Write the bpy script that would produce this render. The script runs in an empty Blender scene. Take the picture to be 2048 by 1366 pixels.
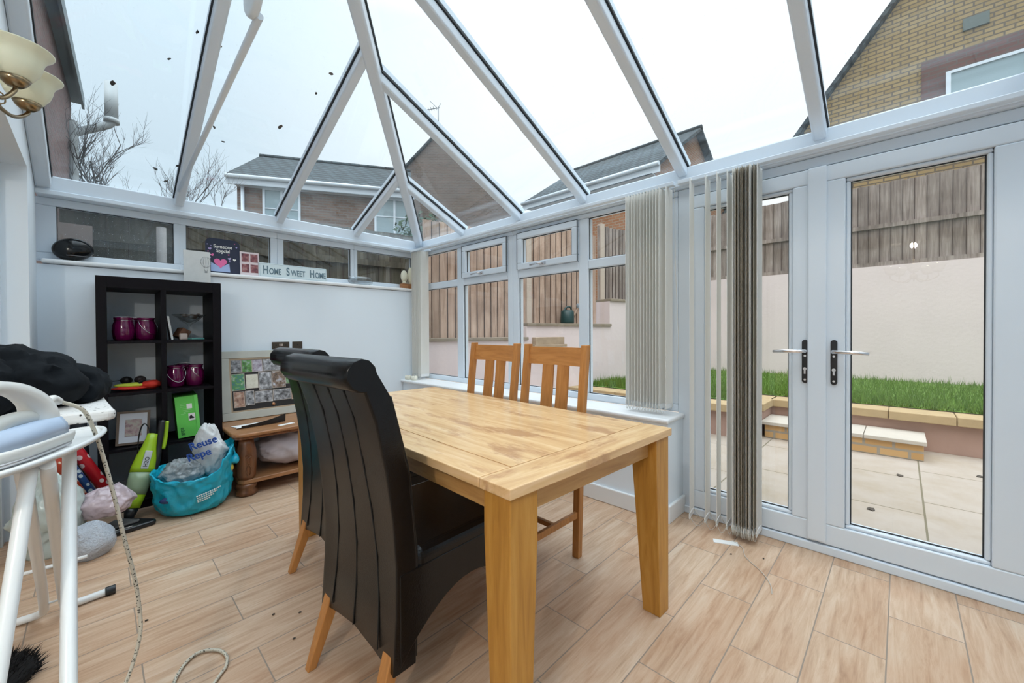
import bpy, bmesh, math, random
from mathutils import Vector, Matrix, noise
random.seed(7)
SC=bpy.context.scene
COL=SC.collection
# ---------------------------------------------------------------- camera
cam=bpy.data.cameras.new('camera'); camo=bpy.data.objects.new('camera',cam); COL.objects.link(camo)
YAW,PIT,ROL=math.radians(45.96),math.radians(-.545),math.radians(-.27)
cam.sensor_width=36; cam.lens=36*805/2048; cam.clip_start=.02; cam.clip_end=300
cam.shift_y=-12.8/2048
_f=Vector((math.sin(YAW),math.cos(YAW),0)); _r=Vector((math.cos(YAW),-math.sin(YAW),0)); _u=Vector((0,0,1))
f2=_f*math.cos(PIT)+_u*math.sin(PIT); u2=_u*math.cos(PIT)-_f*math.sin(PIT)
r3=_r*math.cos(ROL)+u2*math.sin(ROL); u3=u2*math.cos(ROL)-_r*math.sin(ROL)
camo.matrix_world=Matrix(((r3.x,u3.x,-f2.x,0),(r3.y,u3.y,-f2.y,0),(r3.z,u3.z,-f2.z,1.15),(0,0,0,1)))
SC.camera=camo
# ---------------------------------------------------------------- world: bright overcast sky, brighter towards the zenith
w=bpy.data.worlds.new('World'); SC.world=w; w.use_nodes=True
nt=w.node_tree; nt.nodes.clear()
out=nt.nodes.new('ShaderNodeOutputWorld'); bg=nt.nodes.new('ShaderNodeBackground')
tc=nt.nodes.new('ShaderNodeTexCoord'); sx=nt.nodes.new('ShaderNodeSeparateXYZ'); cr=nt.nodes.new('ShaderNodeValToRGB')
nt.links.new(tc.outputs['Generated'],sx.inputs[0]); nt.links.new(sx.outputs['Z'],cr.inputs[0])
cx=nt.nodes.new('ShaderNodeValToRGB'); mr=nt.nodes.new('ShaderNodeMapRange'); mr.inputs[1].default_value=-1; nt.links.new(sx.outputs['X'],mr.inputs[0]); nt.links.new(mr.outputs[0],cx.inputs[0])   # the sky is bluer and duller over the houses to the left
cx.color_ramp.elements[0].position=.25; cx.color_ramp.elements[0].color=(1.02,1,.98,1); cx.color_ramp.elements[1].position=.80; cx.color_ramp.elements[1].color=(1.02,1,.98,1)
for q_ in (.46,.58):
    m_=cx.color_ramp.elements.new(q_); m_.color=(.715,.79,.845,1)
mm=nt.nodes.new('ShaderNodeMix'); mm.data_type='RGBA'; mm.blend_type='MULTIPLY'; mm.inputs[0].default_value=1
nt.links.new(cr.outputs[0],mm.inputs[6]); nt.links.new(cx.outputs[0],mm.inputs[7]); nt.links.new(mm.outputs[2],bg.inputs[0]); nt.links.new(bg.outputs[0],out.inputs[0])
e=cr.color_ramp.elements
e[0].position=0.0; e[0].color=(.58,.64,.68,1); e[1].position=1.0; e[1].color=(3.3,3.42,3.55,1)
m=e.new(.35); m.color=(.68,.72,.75,1); m=e.new(.6); m.color=(.80,.85,.88,1); m=e.new(.78); m.color=(1.9,1.97,2.04,1)
bg.inputs[1].default_value=1.15
sun=bpy.data.lights.new('sun','SUN'); sun.energy=.55; sun.angle=math.radians(50); sun.color=(1,.98,.95)
so=bpy.data.objects.new('sun',sun); COL.objects.link(so); so.rotation_euler=(math.radians(28),math.radians(-28),0)
SC.view_settings.view_transform='Standard'; SC.view_settings.look='None'; SC.view_settings.gamma=1
SC.view_settings.exposure=0.46; SC.view_settings.use_curve_mapping=False

# ---------------------------------------------------------------- mesh builder
class MB:
    def __init__(s): s.v=[]; s.f=[]; s.sm=[]
    def add(s,vs,fs,M=None,smooth=False):
        o=len(s.v)
        for p in vs:
            p=Vector(p); s.v.append(M@p if M else p)
        for q in fs: s.f.append([i+o for i in q]); s.sm.append(smooth)
        return s
    def box(s,x0,x1,y0,y1,z0,z1,M=None):
        return s.add([(x0,y0,z0),(x1,y0,z0),(x1,y1,z0),(x0,y1,z0),(x0,y0,z1),(x1,y0,z1),(x1,y1,z1),(x0,y1,z1)],
          [(0,3,2,1),(4,5,6,7),(0,1,5,4),(1,2,6,5),(2,3,7,6),(3,0,4,7)],M)
    def frus(s,b,t):   # b,t: lists of 4 points (bottom, top)
        return s.add(list(b)+list(t),[(0,3,2,1),(4,5,6,7),(0,1,5,4),(1,2,6,5),(2,3,7,6),(3,0,4,7)])
    def leg(s,p0,p1,w0,w1):  # square tapered leg from floor p0 (size w0) to top p1 (size w1)
        q=lambda p,w:[(p[0]-w/2,p[1]-w/2,p[2]),(p[0]+w/2,p[1]-w/2,p[2]),(p[0]+w/2,p[1]+w/2,p[2]),(p[0]-w/2,p[1]+w/2,p[2])]
        return s.frus(q(p0,w0),q(p1,w1))
    def beam(s,p0,p1,w,h,up=(0,0,1),zo=0):
        p0,p1=Vector(p0),Vector(p1); d=(p1-p0); L=d.length; d.normalize()
        sd=d.cross(Vector(up)).normalized(); n=sd.cross(d)
        M=Matrix(((d.x,sd.x,n.x,p0.x),(d.y,sd.y,n.y,p0.y),(d.z,sd.z,n.z,p0.z),(0,0,0,1)))
        return s.box(0,L,-w/2,w/2,zo-h,zo,M)
    def prism(s,poly,z0,z1,M=None,smooth=False):
        n=len(poly)
        vs=[(x,y,z0) for x,y in poly]+[(x,y,z1) for x,y in poly]
        s.add(vs,[list(range(n))[::-1],list(range(n,2*n))],M)
        o=len(s.v)-2*n
        for i in range(n):
            j=(i+1)%n; s.f.append([o+i,o+j,o+n+j,o+n+i]); s.sm.append(smooth)
        return s
    def tube(s,pts,r,n=10,closed=False,cap=True):
        pts=[Vector(p) for p in pts]; rs=r if isinstance(r,(list,tuple)) else [r]*len(pts)
        m=len(pts); ring=[]; o=len(s.v)
        a=None
        for i,p in enumerate(pts):
            if closed: d=pts[(i+1)%m]-pts[i-1]
            else: d=pts[min(i+1,m-1)]-pts[max(i-1,0)]
            if d.length<1e-9: d=Vector((0,0,1))
            d.normalize()
            if a is None: a=d.orthogonal().normalized()
            else:
                a=a-d*a.dot(d)
                a=a.normalized() if a.length>1e-6 else d.orthogonal().normalized()
            b=d.cross(a)
            for k in range(n):
                t=2*math.pi*k/n; s.v.append(p+(a*math.cos(t)+b*math.sin(t))*rs[i])
        for i in range(m if closed else m-1):
            for k in range(n):
                i2=(i+1)%m; k2=(k+1)%n
                s.f.append([o+i*n+k,o+i*n+k2,o+i2*n+k2,o+i2*n+k]); s.sm.append(True)
        if cap and not closed:
            s.f.append([o+k for k in range(n)][::-1]); s.sm.append(False)
            s.f.append([o+(m-1)*n+k for k in range(n)]); s.sm.append(False)
        return s
    def lathe(s,prof,n=24,M=None,fn=None):
        o=len(s.v); m=len(prof)
        for i,(r,z) in enumerate(prof):
            for k in range(n):
                t=2*math.pi*k/n; rr=r*(fn(t,z,i/(m-1)) if fn else 1)
                p=Vector((rr*math.cos(t),rr*math.sin(t),z)); s.v.append(M@p if M else p)
        for i in range(m-1):
            for k in range(n):
                k2=(k+1)%n; s.f.append([o+i*n+k,o+i*n+k2,o+(i+1)*n+k2,o+(i+1)*n+k]); s.sm.append(True)
        for i,rev in ((0,True),(m-1,False)):
            if prof[i][0]>1e-4:
                q=[o+i*n+k for k in range(n)]; s.f.append(q[::-1] if rev else q); s.sm.append(False)
        return s
    def ball(s,c,r,n=16,m=10,M=None,fn=None):
        c=Vector(c); rx,ry,rz=r if isinstance(r,(tuple,list)) else (r,r,r)
        o=len(s.v)
        for i in range(m+1):
            ph=-math.pi/2+math.pi*i/m
            for k in range(n):
                t=2*math.pi*k/n; d=Vector((math.cos(ph)*math.cos(t),math.cos(ph)*math.sin(t),math.sin(ph)))
                q=fn(d) if fn else 1
                p=c+Vector((d.x*rx,d.y*ry,d.z*rz))*q; s.v.append(M@p if M else p)
        for i in range(m):
            for k in range(n):
                k2=(k+1)%n; s.f.append([o+i*n+k,o+i*n+k2,o+(i+1)*n+k2,o+(i+1)*n+k]); s.sm.append(True)
        return s
    def build(s,name,mat,parent=None,bevel=0,seg=2,kind=None,weld=False,loc=None):
        me=bpy.data.meshes.new(name); me.from_pydata([tuple(p) for p in s.v],[],s.f)
        me.polygons.foreach_set('use_smooth',s.sm)
        if weld:
            bm=bmesh.new(); bm.from_mesh(me); bmesh.ops.remove_doubles(bm,verts=bm.verts,dist=1e-5)
            bmesh.ops.recalc_face_normals(bm,faces=bm.faces); bm.to_mesh(me); bm.free()
        me.update(); me.materials.append(mat)
        o=bpy.data.objects.new(name,me); COL.objects.link(o)
        if parent: o.parent=parent
        if loc: o.location=loc
        if bevel:
            b=o.modifiers.new('bevel','BEVEL'); b.width=bevel; b.segments=seg; b.limit_method='ANGLE'; b.angle_limit=math.radians(40)
        if kind: o['kind']=kind
        return o
def tag(o,label,cat,group=None,kind=None):
    if label: o['label']=label
    if cat: o['category']=cat
    if group: o['group']=group
    if kind: o['kind']=kind
    return o
def empty(name,loc=(0,0,0),rz=0,label=None,cat=None,group=None,kind=None):
    o=bpy.data.objects.new(name,None); COL.objects.link(o); o.location=loc; o.rotation_euler=(0,0,rz); o.empty_display_size=.1
    return tag(o,label,cat,group,kind)
def copy_tree(o,parent=None):
    c=o.copy(); COL.objects.link(c); c.parent=parent
    for ch in [x for x in COL.objects if x.parent==o]: copy_tree(ch,c)
    return c
def lettering(name,txt,size,mat,parent,M,ext=.0008,xs=1.0,align='CENTER',bold=.012):
    cu=bpy.data.curves.new('t','FONT'); cu.body=txt; cu.size=size; cu.extrude=ext; cu.align_x=align
    cu.offset=size*bold
    t=bpy.data.objects.new('t',cu); COL.objects.link(t)
    dg=bpy.context.evaluated_depsgraph_get(); me=bpy.data.meshes.new_from_object(t.evaluated_get(dg))
    bpy.data.objects.remove(t)
    me.transform(M@Matrix.Diagonal((xs,1,1,1))); me.materials.clear(); me.materials.append(mat); me.name=name
    o=bpy.data.objects.new(name,me); COL.objects.link(o); o.parent=parent
    return o
def nz(p,s=1): return noise.noise(Vector(p)*s)
def frameM(o,x,y):  # matrix from origin and x,y axes
    x=Vector(x).normalized(); z=x.cross(Vector(y)).normalized(); y=z.cross(x); o=Vector(o)
    return Matrix(((x.x,y.x,z.x,o.x),(x.y,y.y,z.y,o.y),(x.z,y.z,z.z,o.z),(0,0,0,1)))
def spline(pts,n=8):
    P=[Vector(p) for p in pts]; out=[]
    for i in range(len(P)-1):
        a=P[max(i-1,0)]; b=P[i]; c=P[i+1]; d=P[min(i+2,len(P)-1)]
        for k in range(n):
            t=k/n; out.append(.5*((2*b)+(c-a)*t+(2*a-5*b+4*c-d)*t*t+(3*b-a-3*c+d)*t**3))
    out.append(P[-1]); return out

# ---------------------------------------------------------------- materials
def newmat(name):
    m=bpy.data.materials.new(name); m.use_nodes=True; nt=m.node_tree
    return m,nt,nt.nodes['Principled BSDF']
def N(nt,t,**k):
    n=nt.nodes.new('ShaderNode'+t)
    for a,b in k.items():
        if a in n.inputs: n.inputs[a].default_value=b
        else: setattr(n,a,b)
    return n
def plain(name,col,rough=.5,metal=0,spec=.5,var=0,scale=8,bump=0,bscale=80,coat=0,trans=0,alpha=1,sub=0):
    m,nt,p=newmat(name); c=tuple(col)+(1,)
    p.inputs['Base Color'].default_value=c; p.inputs['Roughness'].default_value=rough; p.inputs['Metallic'].default_value=metal
    p.inputs['Specular IOR Level'].default_value=spec; p.inputs['Coat Weight'].default_value=coat; p.inputs['Alpha'].default_value=alpha
    p.inputs['Transmission Weight'].default_value=trans
    tc=N(nt,'TexCoord')
    if var:
        n=N(nt,'TexNoise',Scale=scale,Detail=4.0); nt.links.new(tc.outputs['Object'],n.inputs['Vector'])
        mx=N(nt,'Mix',data_type='RGBA'); mx.inputs[6].default_value=tuple(max(0,x*(1-var)) for x in col)+(1,); mx.inputs[7].default_value=tuple(min(1,x*(1+var)) for x in col)+(1,)
        nt.links.new(n.outputs['Fac'],mx.inputs[0]); nt.links.new(mx.outputs[2],p.inputs['Base Color'])
    if bump:
        n=N(nt,'TexNoise',Scale=bscale,Detail=4.0); nt.links.new(tc.outputs['Object'],n.inputs['Vector'])
        b=N(nt,'Bump',Strength=bump,Distance=.01); nt.links.new(n.outputs['Fac'],b.inputs['Height']); nt.links.new(b.outputs[0],p.inputs['Normal'])
    return m
def ramp(nt,fac,stops):
    r=N(nt,'ValToRGB'); el=r.color_ramp.elements
    el[0].position=stops[0][0]; el[0].color=tuple(stops[0][1])+(1,)
    el[1].position=stops[-1][0]; el[1].color=tuple(stops[-1][1])+(1,)
    for q,c in stops[1:-1]:
        x=el.new(q); x.color=tuple(c)+(1,)
    nt.links.new(fac,r.inputs[0]); return r
def wood(name,c1,c2,c3,rough=.4,stretch=(1.5,18,18),scale=3,bump=.05,coat=0,spec=.5):
    m,nt,p=newmat(name); tc=N(nt,'TexCoord'); mp=N(nt,'Mapping'); mp.inputs['Scale'].default_value=stretch
    nt.links.new(tc.outputs['Object'],mp.inputs[0])
    n=N(nt,'TexNoise',Scale=scale,Detail=6.0,Roughness=.6,Distortion=.6); nt.links.new(mp.outputs[0],n.inputs['Vector'])
    r=ramp(nt,n.outputs['Fac'],[(.28,c1),(.5,c2),(.72,c3)])
    nt.links.new(r.outputs[0],p.inputs['Base Color']); p.inputs['Roughness'].default_value=rough; p.inputs['Coat Weight'].default_value=coat
    p.inputs['Specular IOR Level'].default_value=spec
    if bump:
        b=N(nt,'Bump',Strength=bump,Distance=.01); nt.links.new(n.outputs['Fac'],b.inputs['Height']); nt.links.new(b.outputs[0],p.inputs['Normal'])
    return m
def glassmat(name,tint=(.95,.97,.97),refl=1.0,dirt=.0,dirtcol=(.7,.75,.78),rough=.0,blur=0,dscale=1.2):
    m,nt,p=newmat(name); nt.nodes.remove(p); o=nt.nodes['Material Output']
    t=N(nt,'BsdfTransparent'); t.inputs[0].default_value=tint+(1,)
    g=N(nt,'BsdfGlossy'); g.inputs['Roughness'].default_value=rough
    fr=N(nt,'LayerWeight',Blend=.5); pw=N(nt,'Math',operation='POWER'); pw.inputs[1].default_value=4.5; nt.links.new(fr.outputs['Facing'],pw.inputs[0])
    ml=N(nt,'Math',operation='MULTIPLY_ADD'); ml.inputs[1].default_value=.85*refl; ml.inputs[2].default_value=.035*refl
    nt.links.new(pw.outputs[0],ml.inputs[0]); mx=N(nt,'MixShader'); nt.links.new(ml.outputs[0],mx.inputs[0])
    nt.links.new(t.outputs[0],mx.inputs[1]); nt.links.new(g.outputs[0],mx.inputs[2]); last=mx
    if dirt:
        tc=N(nt,'TexCoord'); mp=N(nt,'Mapping'); mp.inputs['Scale'].default_value=(1,1,1)
        nt.links.new(tc.outputs['Object'],mp.inputs[0])
        n=N(nt,'TexNoise',Scale=dscale,Detail=8.0,Roughness=.7); nt.links.new(mp.outputs[0],n.inputs['Vector'])
        r=ramp(nt,n.outputs['Fac'],[(.35,(0,0,0)),(.75,(1,1,1))])
        v=N(nt,'TexNoise',Scale=150.0,Detail=2.0); nt.links.new(mp.outputs[0],v.inputs['Vector'])
        r2=ramp(nt,v.outputs['Fac'],[(.70,(0,0,0)),(.74,(1,1,1))])
        a=N(nt,'Math',operation='MULTIPLY'); a.inputs[1].default_value=dirt; nt.links.new(r.outputs[0],a.inputs[0])
        b=N(nt,'Math',operation='MAXIMUM'); b2=N(nt,'Math',operation='MULTIPLY'); b2.inputs[1].default_value=min(1,dirt*4)
        nt.links.new(r2.outputs[0],b2.inputs[0]); nt.links.new(a.outputs[0],b.inputs[0]); nt.links.new(b2.outputs[0],b.inputs[1])
        d=N(nt,'BsdfDiffuse'); d.inputs[0].default_value=dirtcol+(1,); tr=N(nt,'BsdfTranslucent'); tr.inputs[0].default_value=dirtcol+(1,)
        ms=N(nt,'MixShader'); ms.inputs[0].default_value=.55; nt.links.new(d.outputs[0],ms.inputs[1]); nt.links.new(tr.outputs[0],ms.inputs[2])
        m2=N(nt,'MixShader'); nt.links.new(b.outputs[0],m2.inputs[0]); nt.links.new(last.outputs[0],m2.inputs[1]); nt.links.new(ms.outputs[0],m2.inputs[2]); last=m2
    nt.links.new(last.outputs[0],o.inputs[0]); return m
def brickmat(name,c1,c2,mortar,rough=.9,scale=1.0,bw=.225,bh=.075,ms=.01,bias=0):
    m,nt,p=newmat(name); tc=N(nt,'TexCoord'); s=N(nt,'SeparateXYZ'); nt.links.new(tc.outputs['Object'],s.inputs[0])
    a=N(nt,'Math',operation='ADD'); nt.links.new(s.outputs[0],a.inputs[0]); nt.links.new(s.outputs[1],a.inputs[1])
    c=N(nt,'CombineXYZ'); nt.links.new(a.outputs[0],c.inputs[0]); nt.links.new(s.outputs[2],c.inputs[1])
    b=N(nt,'TexBrick'); b.inputs['Scale'].default_value=scale; b.inputs['Brick Width'].default_value=bw; b.inputs['Row Height'].default_value=bh
    b.inputs['Mortar Size'].default_value=ms; b.inputs['Bias'].default_value=bias
    b.inputs['Color1'].default_value=c1+(1,); b.inputs['Color2'].default_value=c2+(1,); b.inputs['Mortar'].default_value=mortar+(1,)
    nt.links.new(c.outputs[0],b.inputs['Vector'])
    n=N(nt,'TexNoise',Scale=1.3,Detail=5.0); nt.links.new(tc.outputs['Object'],n.inputs['Vector'])
    mx=N(nt,'Mix',data_type='RGBA',blend_type='MULTIPLY'); mx.inputs[0].default_value=.35
    r=ramp(nt,n.outputs['Fac'],[(.3,(.55,.55,.55)),(.7,(1,1,1))])
    nt.links.new(b.outputs['Color'],mx.inputs[6]); nt.links.new(r.outputs[0],mx.inputs[7]); nt.links.new(mx.outputs[2],p.inputs['Base Color'])
    p.inputs['Roughness'].default_value=rough
    return m
W_PVC=plain('white_upvc',(.73,.81,.89),.28,spec=.5)
W_WALL=plain('white_plaster',(.82,.90,.97),.75,var=.02,scale=1.5,bump=.03,bscale=60)
W_SILL=plain('white_sill',(.85,.87,.88),.3)
RUBBER=plain('black_gasket',(.03,.035,.04),.6)
ROOFGL=glassmat('roof_glass',(.945,.975,.985),1.0,dirt=.045,dirtcol=(.62,.70,.74))
WINGL=glassmat('window_glass',(.98,.985,.98),1.0)
RAINGL=glassmat('rain_glass',(.80,.84,.85),1.2,dirt=.30,dirtcol=(.45,.5,.52))
OAK=wood('oak',(.36,.155,.022),(.48,.225,.036),(.56,.29,.062),.42,(14,14,1.3))
OAKX=wood('oak_along_x',(.38,.195,.06),(.50,.275,.095),(.58,.345,.135),.42,(1.3,14,14))
OAKY=wood('oak_along_y',(.38,.195,.06),(.50,.275,.095),(.58,.345,.135),.42,(14,1.3,14))
CHOAK=wood('chair_oak',(.38,.155,.04),(.50,.215,.06),(.58,.27,.085),.38,(14,14,1.3))
CHOAKY=wood('chair_oak_rail',(.38,.155,.04),(.50,.215,.06),(.58,.27,.085),.38,(14,1.3,14))
DKWOOD=wood('brown_turned_wood',(.11,.038,.014),(.17,.062,.022),(.23,.09,.035),.3,(12,12,2),coat=.2)
MIDWOOD=wood('brown_top_wood',(.26,.115,.045),(.35,.165,.07),(.42,.21,.10),.33,(1.5,16,16))
BLKBRN=plain('black_brown_laminate',(.006,.005,.007),.5,var=.2,scale=30,spec=.12)
BLACK=plain('black_plastic',(.012,.013,.015),.3)
CHROME=plain('chrome',(.75,.75,.77),.18,metal=1)
BRASS=plain('antique_brass',(.30,.23,.14),.28,metal=1)
SHADE=plain('cream_glass_shade',(.74,.78,.62),.35,var=.06,scale=14)
LEATHER=plain('black_leather',(.004,.0038,.004),.22,bump=.08,bscale=260,spec=.30,coat=.04)
WPLAST=plain('white_plastic',(.78,.80,.80),.32)
WMETAL=plain('white_enamel_tube',(.82,.84,.84),.28)
PAPER=plain('white_paper',(.82,.82,.80),.8)
def fabric(name,col,tr,var):
    m=plain(name,col,.85,var=var,scale=7,bump=.1,bscale=300); nt=m.node_tree; p=nt.nodes['Principled BSDF']; o=nt.nodes['Material Output']
    t=N(nt,'BsdfTranslucent'); t.inputs[0].default_value=tuple(col)+(1,); mx=N(nt,'MixShader'); mx.inputs[0].default_value=tr
    nt.links.new(p.outputs[0],mx.inputs[1]); nt.links.new(t.outputs[0],mx.inputs[2]); nt.links.new(mx.outputs[0],o.inputs[0]); return m
SLAT=fabric('cream_blind_fabric',(.94,.935,.91),.5,.02)
SLATD=fabric('weathered_blind_fabric',(.60,.55,.46),.45,.25)
# table top: worn oak with scuffs
def tabletop_mat(name,stretch):
    m=wood(name,(.60,.35,.155),(.74,.475,.235),(.84,.59,.345),.27,stretch,2.2,bump=.04,coat=.1)
    nt=m.node_tree; p=nt.nodes['Principled BSDF']; src=p.inputs['Base Color'].links[0].from_socket
    tc=N(nt,'TexCoord'); mp=N(nt,'Mapping'); mp.inputs['Scale'].default_value=(3,1,1) if stretch[1]<stretch[0] else (1,3,1)
    nt.links.new(tc.outputs['Object'],mp.inputs[0]); n=N(nt,'TexNoise',Scale=2.6,Detail=8.0,Roughness=.65); nt.links.new(mp.outputs[0],n.inputs[0])
    r=ramp(nt,n.outputs['Fac'],[(.53,(0,0,0)),(.62,(1,1,1))])
    mx=N(nt,'Mix',data_type='RGBA'); mx.inputs[7].default_value=(.46,.235,.105,1)
    q=N(nt,'Math',operation='MULTIPLY'); q.inputs[1].default_value=.8; nt.links.new(r.outputs[0],q.inputs[0])
    nt.links.new(q.outputs[0],mx.inputs[0]); nt.links.new(src,mx.inputs[6]); nt.links.new(mx.outputs[2],p.inputs['Base Color'])
    return m
TOPY=tabletop_mat('worn_oak_top_long',(12,1.2,12)); TOPX=tabletop_mat('worn_oak_top_cross',(1.2,12,12))
# floor: wood-effect tiles 0.6 x 0.207 laid half bond
def floormat():
    m,nt,p=newmat('wood_effect_floor_tile'); tc=N(nt,'TexCoord'); mp=N(nt,'Mapping')
    mp.inputs['Location'].default_value=(-.10,-.24,0); nt.links.new(tc.outputs['Object'],mp.inputs[0])
    b=N(nt,'TexBrick'); b.offset=.5; b.inputs['Scale'].default_value=1; b.inputs['Brick Width'].default_value=.6; b.inputs['Row Height'].default_value=.2065
    b.inputs['Mortar Size'].default_value=.0022; b.inputs['Mortar Smooth'].default_value=.1; b.inputs['Color1'].default_value=(0,0,0,1); b.inputs['Color2'].default_value=(1,1,1,1)
    b.inputs['Mortar'].default_value=(.5,.5,.5,1); nt.links.new(mp.outputs[0],b.inputs['Vector'])
    ad=N(nt,'VectorMath',operation='MULTIPLY_ADD'); ad.inputs[1].default_value=(7,13,5); nt.links.new(b.outputs['Color'],ad.inputs[0]); nt.links.new(tc.outputs['Object'],ad.inputs[2])
    m2=N(nt,'Mapping'); m2.inputs['Scale'].default_value=(2.2,22,1); nt.links.new(ad.outputs[0],m2.inputs[0])
    n=N(nt,'TexNoise',Scale=1.5,Detail=9.0,Roughness=.68,Distortion=.5); nt.links.new(m2.outputs[0],n.inputs[0])
    r=ramp(nt,n.outputs['Fac'],[(.28,(.43,.27,.17)),(.45,(.575,.395,.265)),(.58,(.655,.485,.35)),(.74,(.71,.59,.46))])
    m3=N(nt,'Mapping'); m3.inputs['Scale'].default_value=(1.1,3.0,1); nt.links.new(ad.outputs[0],m3.inputs[0])
    n3=N(nt,'TexNoise',Scale=1.7,Detail=3.0); nt.links.new(m3.outputs[0],n3.inputs[0])
    r3_=ramp(nt,n3.outputs['Fac'],[(.35,(.84,.72,.64)),(.65,(1.0,1.0,1.0))])
    mt=N(nt,'Mix',data_type='RGBA',blend_type='MULTIPLY'); mt.inputs[0].default_value=.75
    nt.links.new(r.outputs[0],mt.inputs[6]); nt.links.new(r3_.outputs[0],mt.inputs[7])
    mx=N(nt,'Mix',data_type='RGBA'); nt.links.new(b.outputs['Fac'],mx.inputs[0]); nt.links.new(mt.outputs[2],mx.inputs[6]); mx.inputs[7].default_value=(.30,.235,.185,1)
    nt.links.new(mx.outputs[2],p.inputs['Base Color']); p.inputs['Roughness'].default_value=.42; p.inputs['Specular IOR Level'].default_value=.4
    bp=N(nt,'Bump',Strength=.25,Distance=.002,invert=True); nt.links.new(b.outputs['Fac'],bp.inputs['Height']); nt.links.new(bp.outputs[0],p.inputs['Normal'])
    return m
FLOOR=floormat()

# ================================================================ ROOM SHELL
XB,YA,XL=2.6,3.98,-.26       # window wall, end wall, house wall
Ft=empty('floor',kind='structure')
MB().box(-3.2,XB+.02,-1.5,YA+.25,-.12,0).build('tiled_surface',FLOOR,Ft)
# end wall with low dwarf wall under its strip windows
wa=empty('wall_end',kind='structure')
MB().box(XL-.3,XB+.06,YA,YA+.22,0,1.60).build('plaster',W_WALL,wa)
sl=empty('trim_1',kind='structure')
MB().box(XL+.02,XB-.03,YA-.022,YA+.08,1.605,1.635).build('window_board',W_SILL,sl,bevel=.012,seg=3)
# window wall: dwarf wall, window board, skirting
wb=empty('wall_right',kind='structure')
MB().box(2.37,XB+.10,1.0,YA,0,.60).build('plaster',W_WALL,wb)
MB().box(XB+.10,XB+.28,1.0,YA+.22,-.3,.60).build('outer_leaf',plain('render_cream',(.66,.55,.47),.9,var=.06),wb)
sb=empty('trim_2',kind='structure')
MB().box(2.335,XB+.0,.985,YA,.595,.625).build('window_board',W_SILL,sb,bevel=.013,seg=3)
def skirt(name,pts,h=.105,t=.018):
    o=empty(name,kind='structure')
    for (x0,x1,y0,y1) in pts:
        MB().box(x0,x1,y0,y1,0,h).build('board',W_SILL,o,bevel=.006)
skirt('baseboard_right',[(2.352,2.372,.985,YA),(2.352,2.6,.982,1.002)])
skirt('baseboard_end',[(XL,2.355,YA-.018,YA)])
# house wall with wide opening, and plain rooms behind the camera
wl=empty('wall_left',kind='structure')
HOUSEBRICK=brickmat('red_house_brick',(.24,.13,.12),(.17,.095,.09),(.20,.17,.16))
MB().box(-.52,XL,3.55,YA,0,3.6).box(-.52,XL,-1.5,3.55,2.09,3.6).box(-.52,XL,-1.5,-.6,0,2.09).build('plaster',W_WALL,wl)
fo=empty('door_3',kind='structure')
CRM=plain('pale_yellow_frame',(.70,.62,.36),.5)
MB().box(-.46,-.36,3.47,3.55,0,2.09).box(-.46,-.36,-.6,3.47,2.02,2.09).build('door_frame',W_PVC,fo)
MB().box(-.44,-.37,3.44,3.47,0,2.02).build('bead',CRM,fo)
hr=empty('wall_back',kind='structure')
MB().box(-3.2,XB+.06,-1.62,-1.5,0,2.6).build('plaster',W_WALL,hr)
MB().box(-3.3,-3.2,-1.5,4.4,0,2.5).box(-3.2,-.52,4.3,4.4,0,2.5).box(-3.2,-.52,-1.5,4.3,2.4,2.5).build('house_room',W_WALL,hr)
# ---- end wall strip windows (frames at y 4.06..4.12)
def rect_frame_y(x0,x1,z0,z1,y0,y1,t,name,parent,mat=W_PVC,bev=.006):
    MB().box(x0,x1,y0,y1,z0,z0+t[0]).box(x0,x1,y0,y1,z1-t[1],z1).box(x0,x0+t[2],y0,y1,z0+t[0],z1-t[1]).box(x1-t[3],x1,y0,y1,z0+t[0],z1-t[1]).build(name,mat,parent,bevel=bev)
zlo,zhi=1.635,2.05; yf=4.055
cols=[(-.175,.428,'window_3'),(.503,1.093,'window_4'),(1.20,1.825,'window_5'),(1.893,2.54,'window_6')]
outer=[(-.30,.468),(.462,1.148),(1.148,1.858),(1.858,2.60)]
for (g0,g1,nm),(o0,o1) in zip(cols,outer):
    W=empty(nm,kind='structure')
    rect_frame_y(o0,o1,zlo,zhi,yf,yf+.07,(.05,.052,g0-o0,o1-g1),'window_frame',W)
    MB().box(g0-.004,g1+.004,yf+.028,yf+.034,zlo+.046,zhi-.048).build('glass_pane',RAINGL if nm=='window_3' else WINGL,W)
    g=.004
    MB().box(g0,g1,yf+.02,yf+.026,zlo+.05,zlo+.05+g).box(g0,g1,yf+.02,yf+.026,zhi-.052-g,zhi-.052).box(g0,g0+g,yf+.02,yf+.026,zlo+.05,zhi-.052).box(g1-g,g1,yf+.02,yf+.026,zlo+.05,zhi-.052).build('gasket',RUBBER,W)
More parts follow.
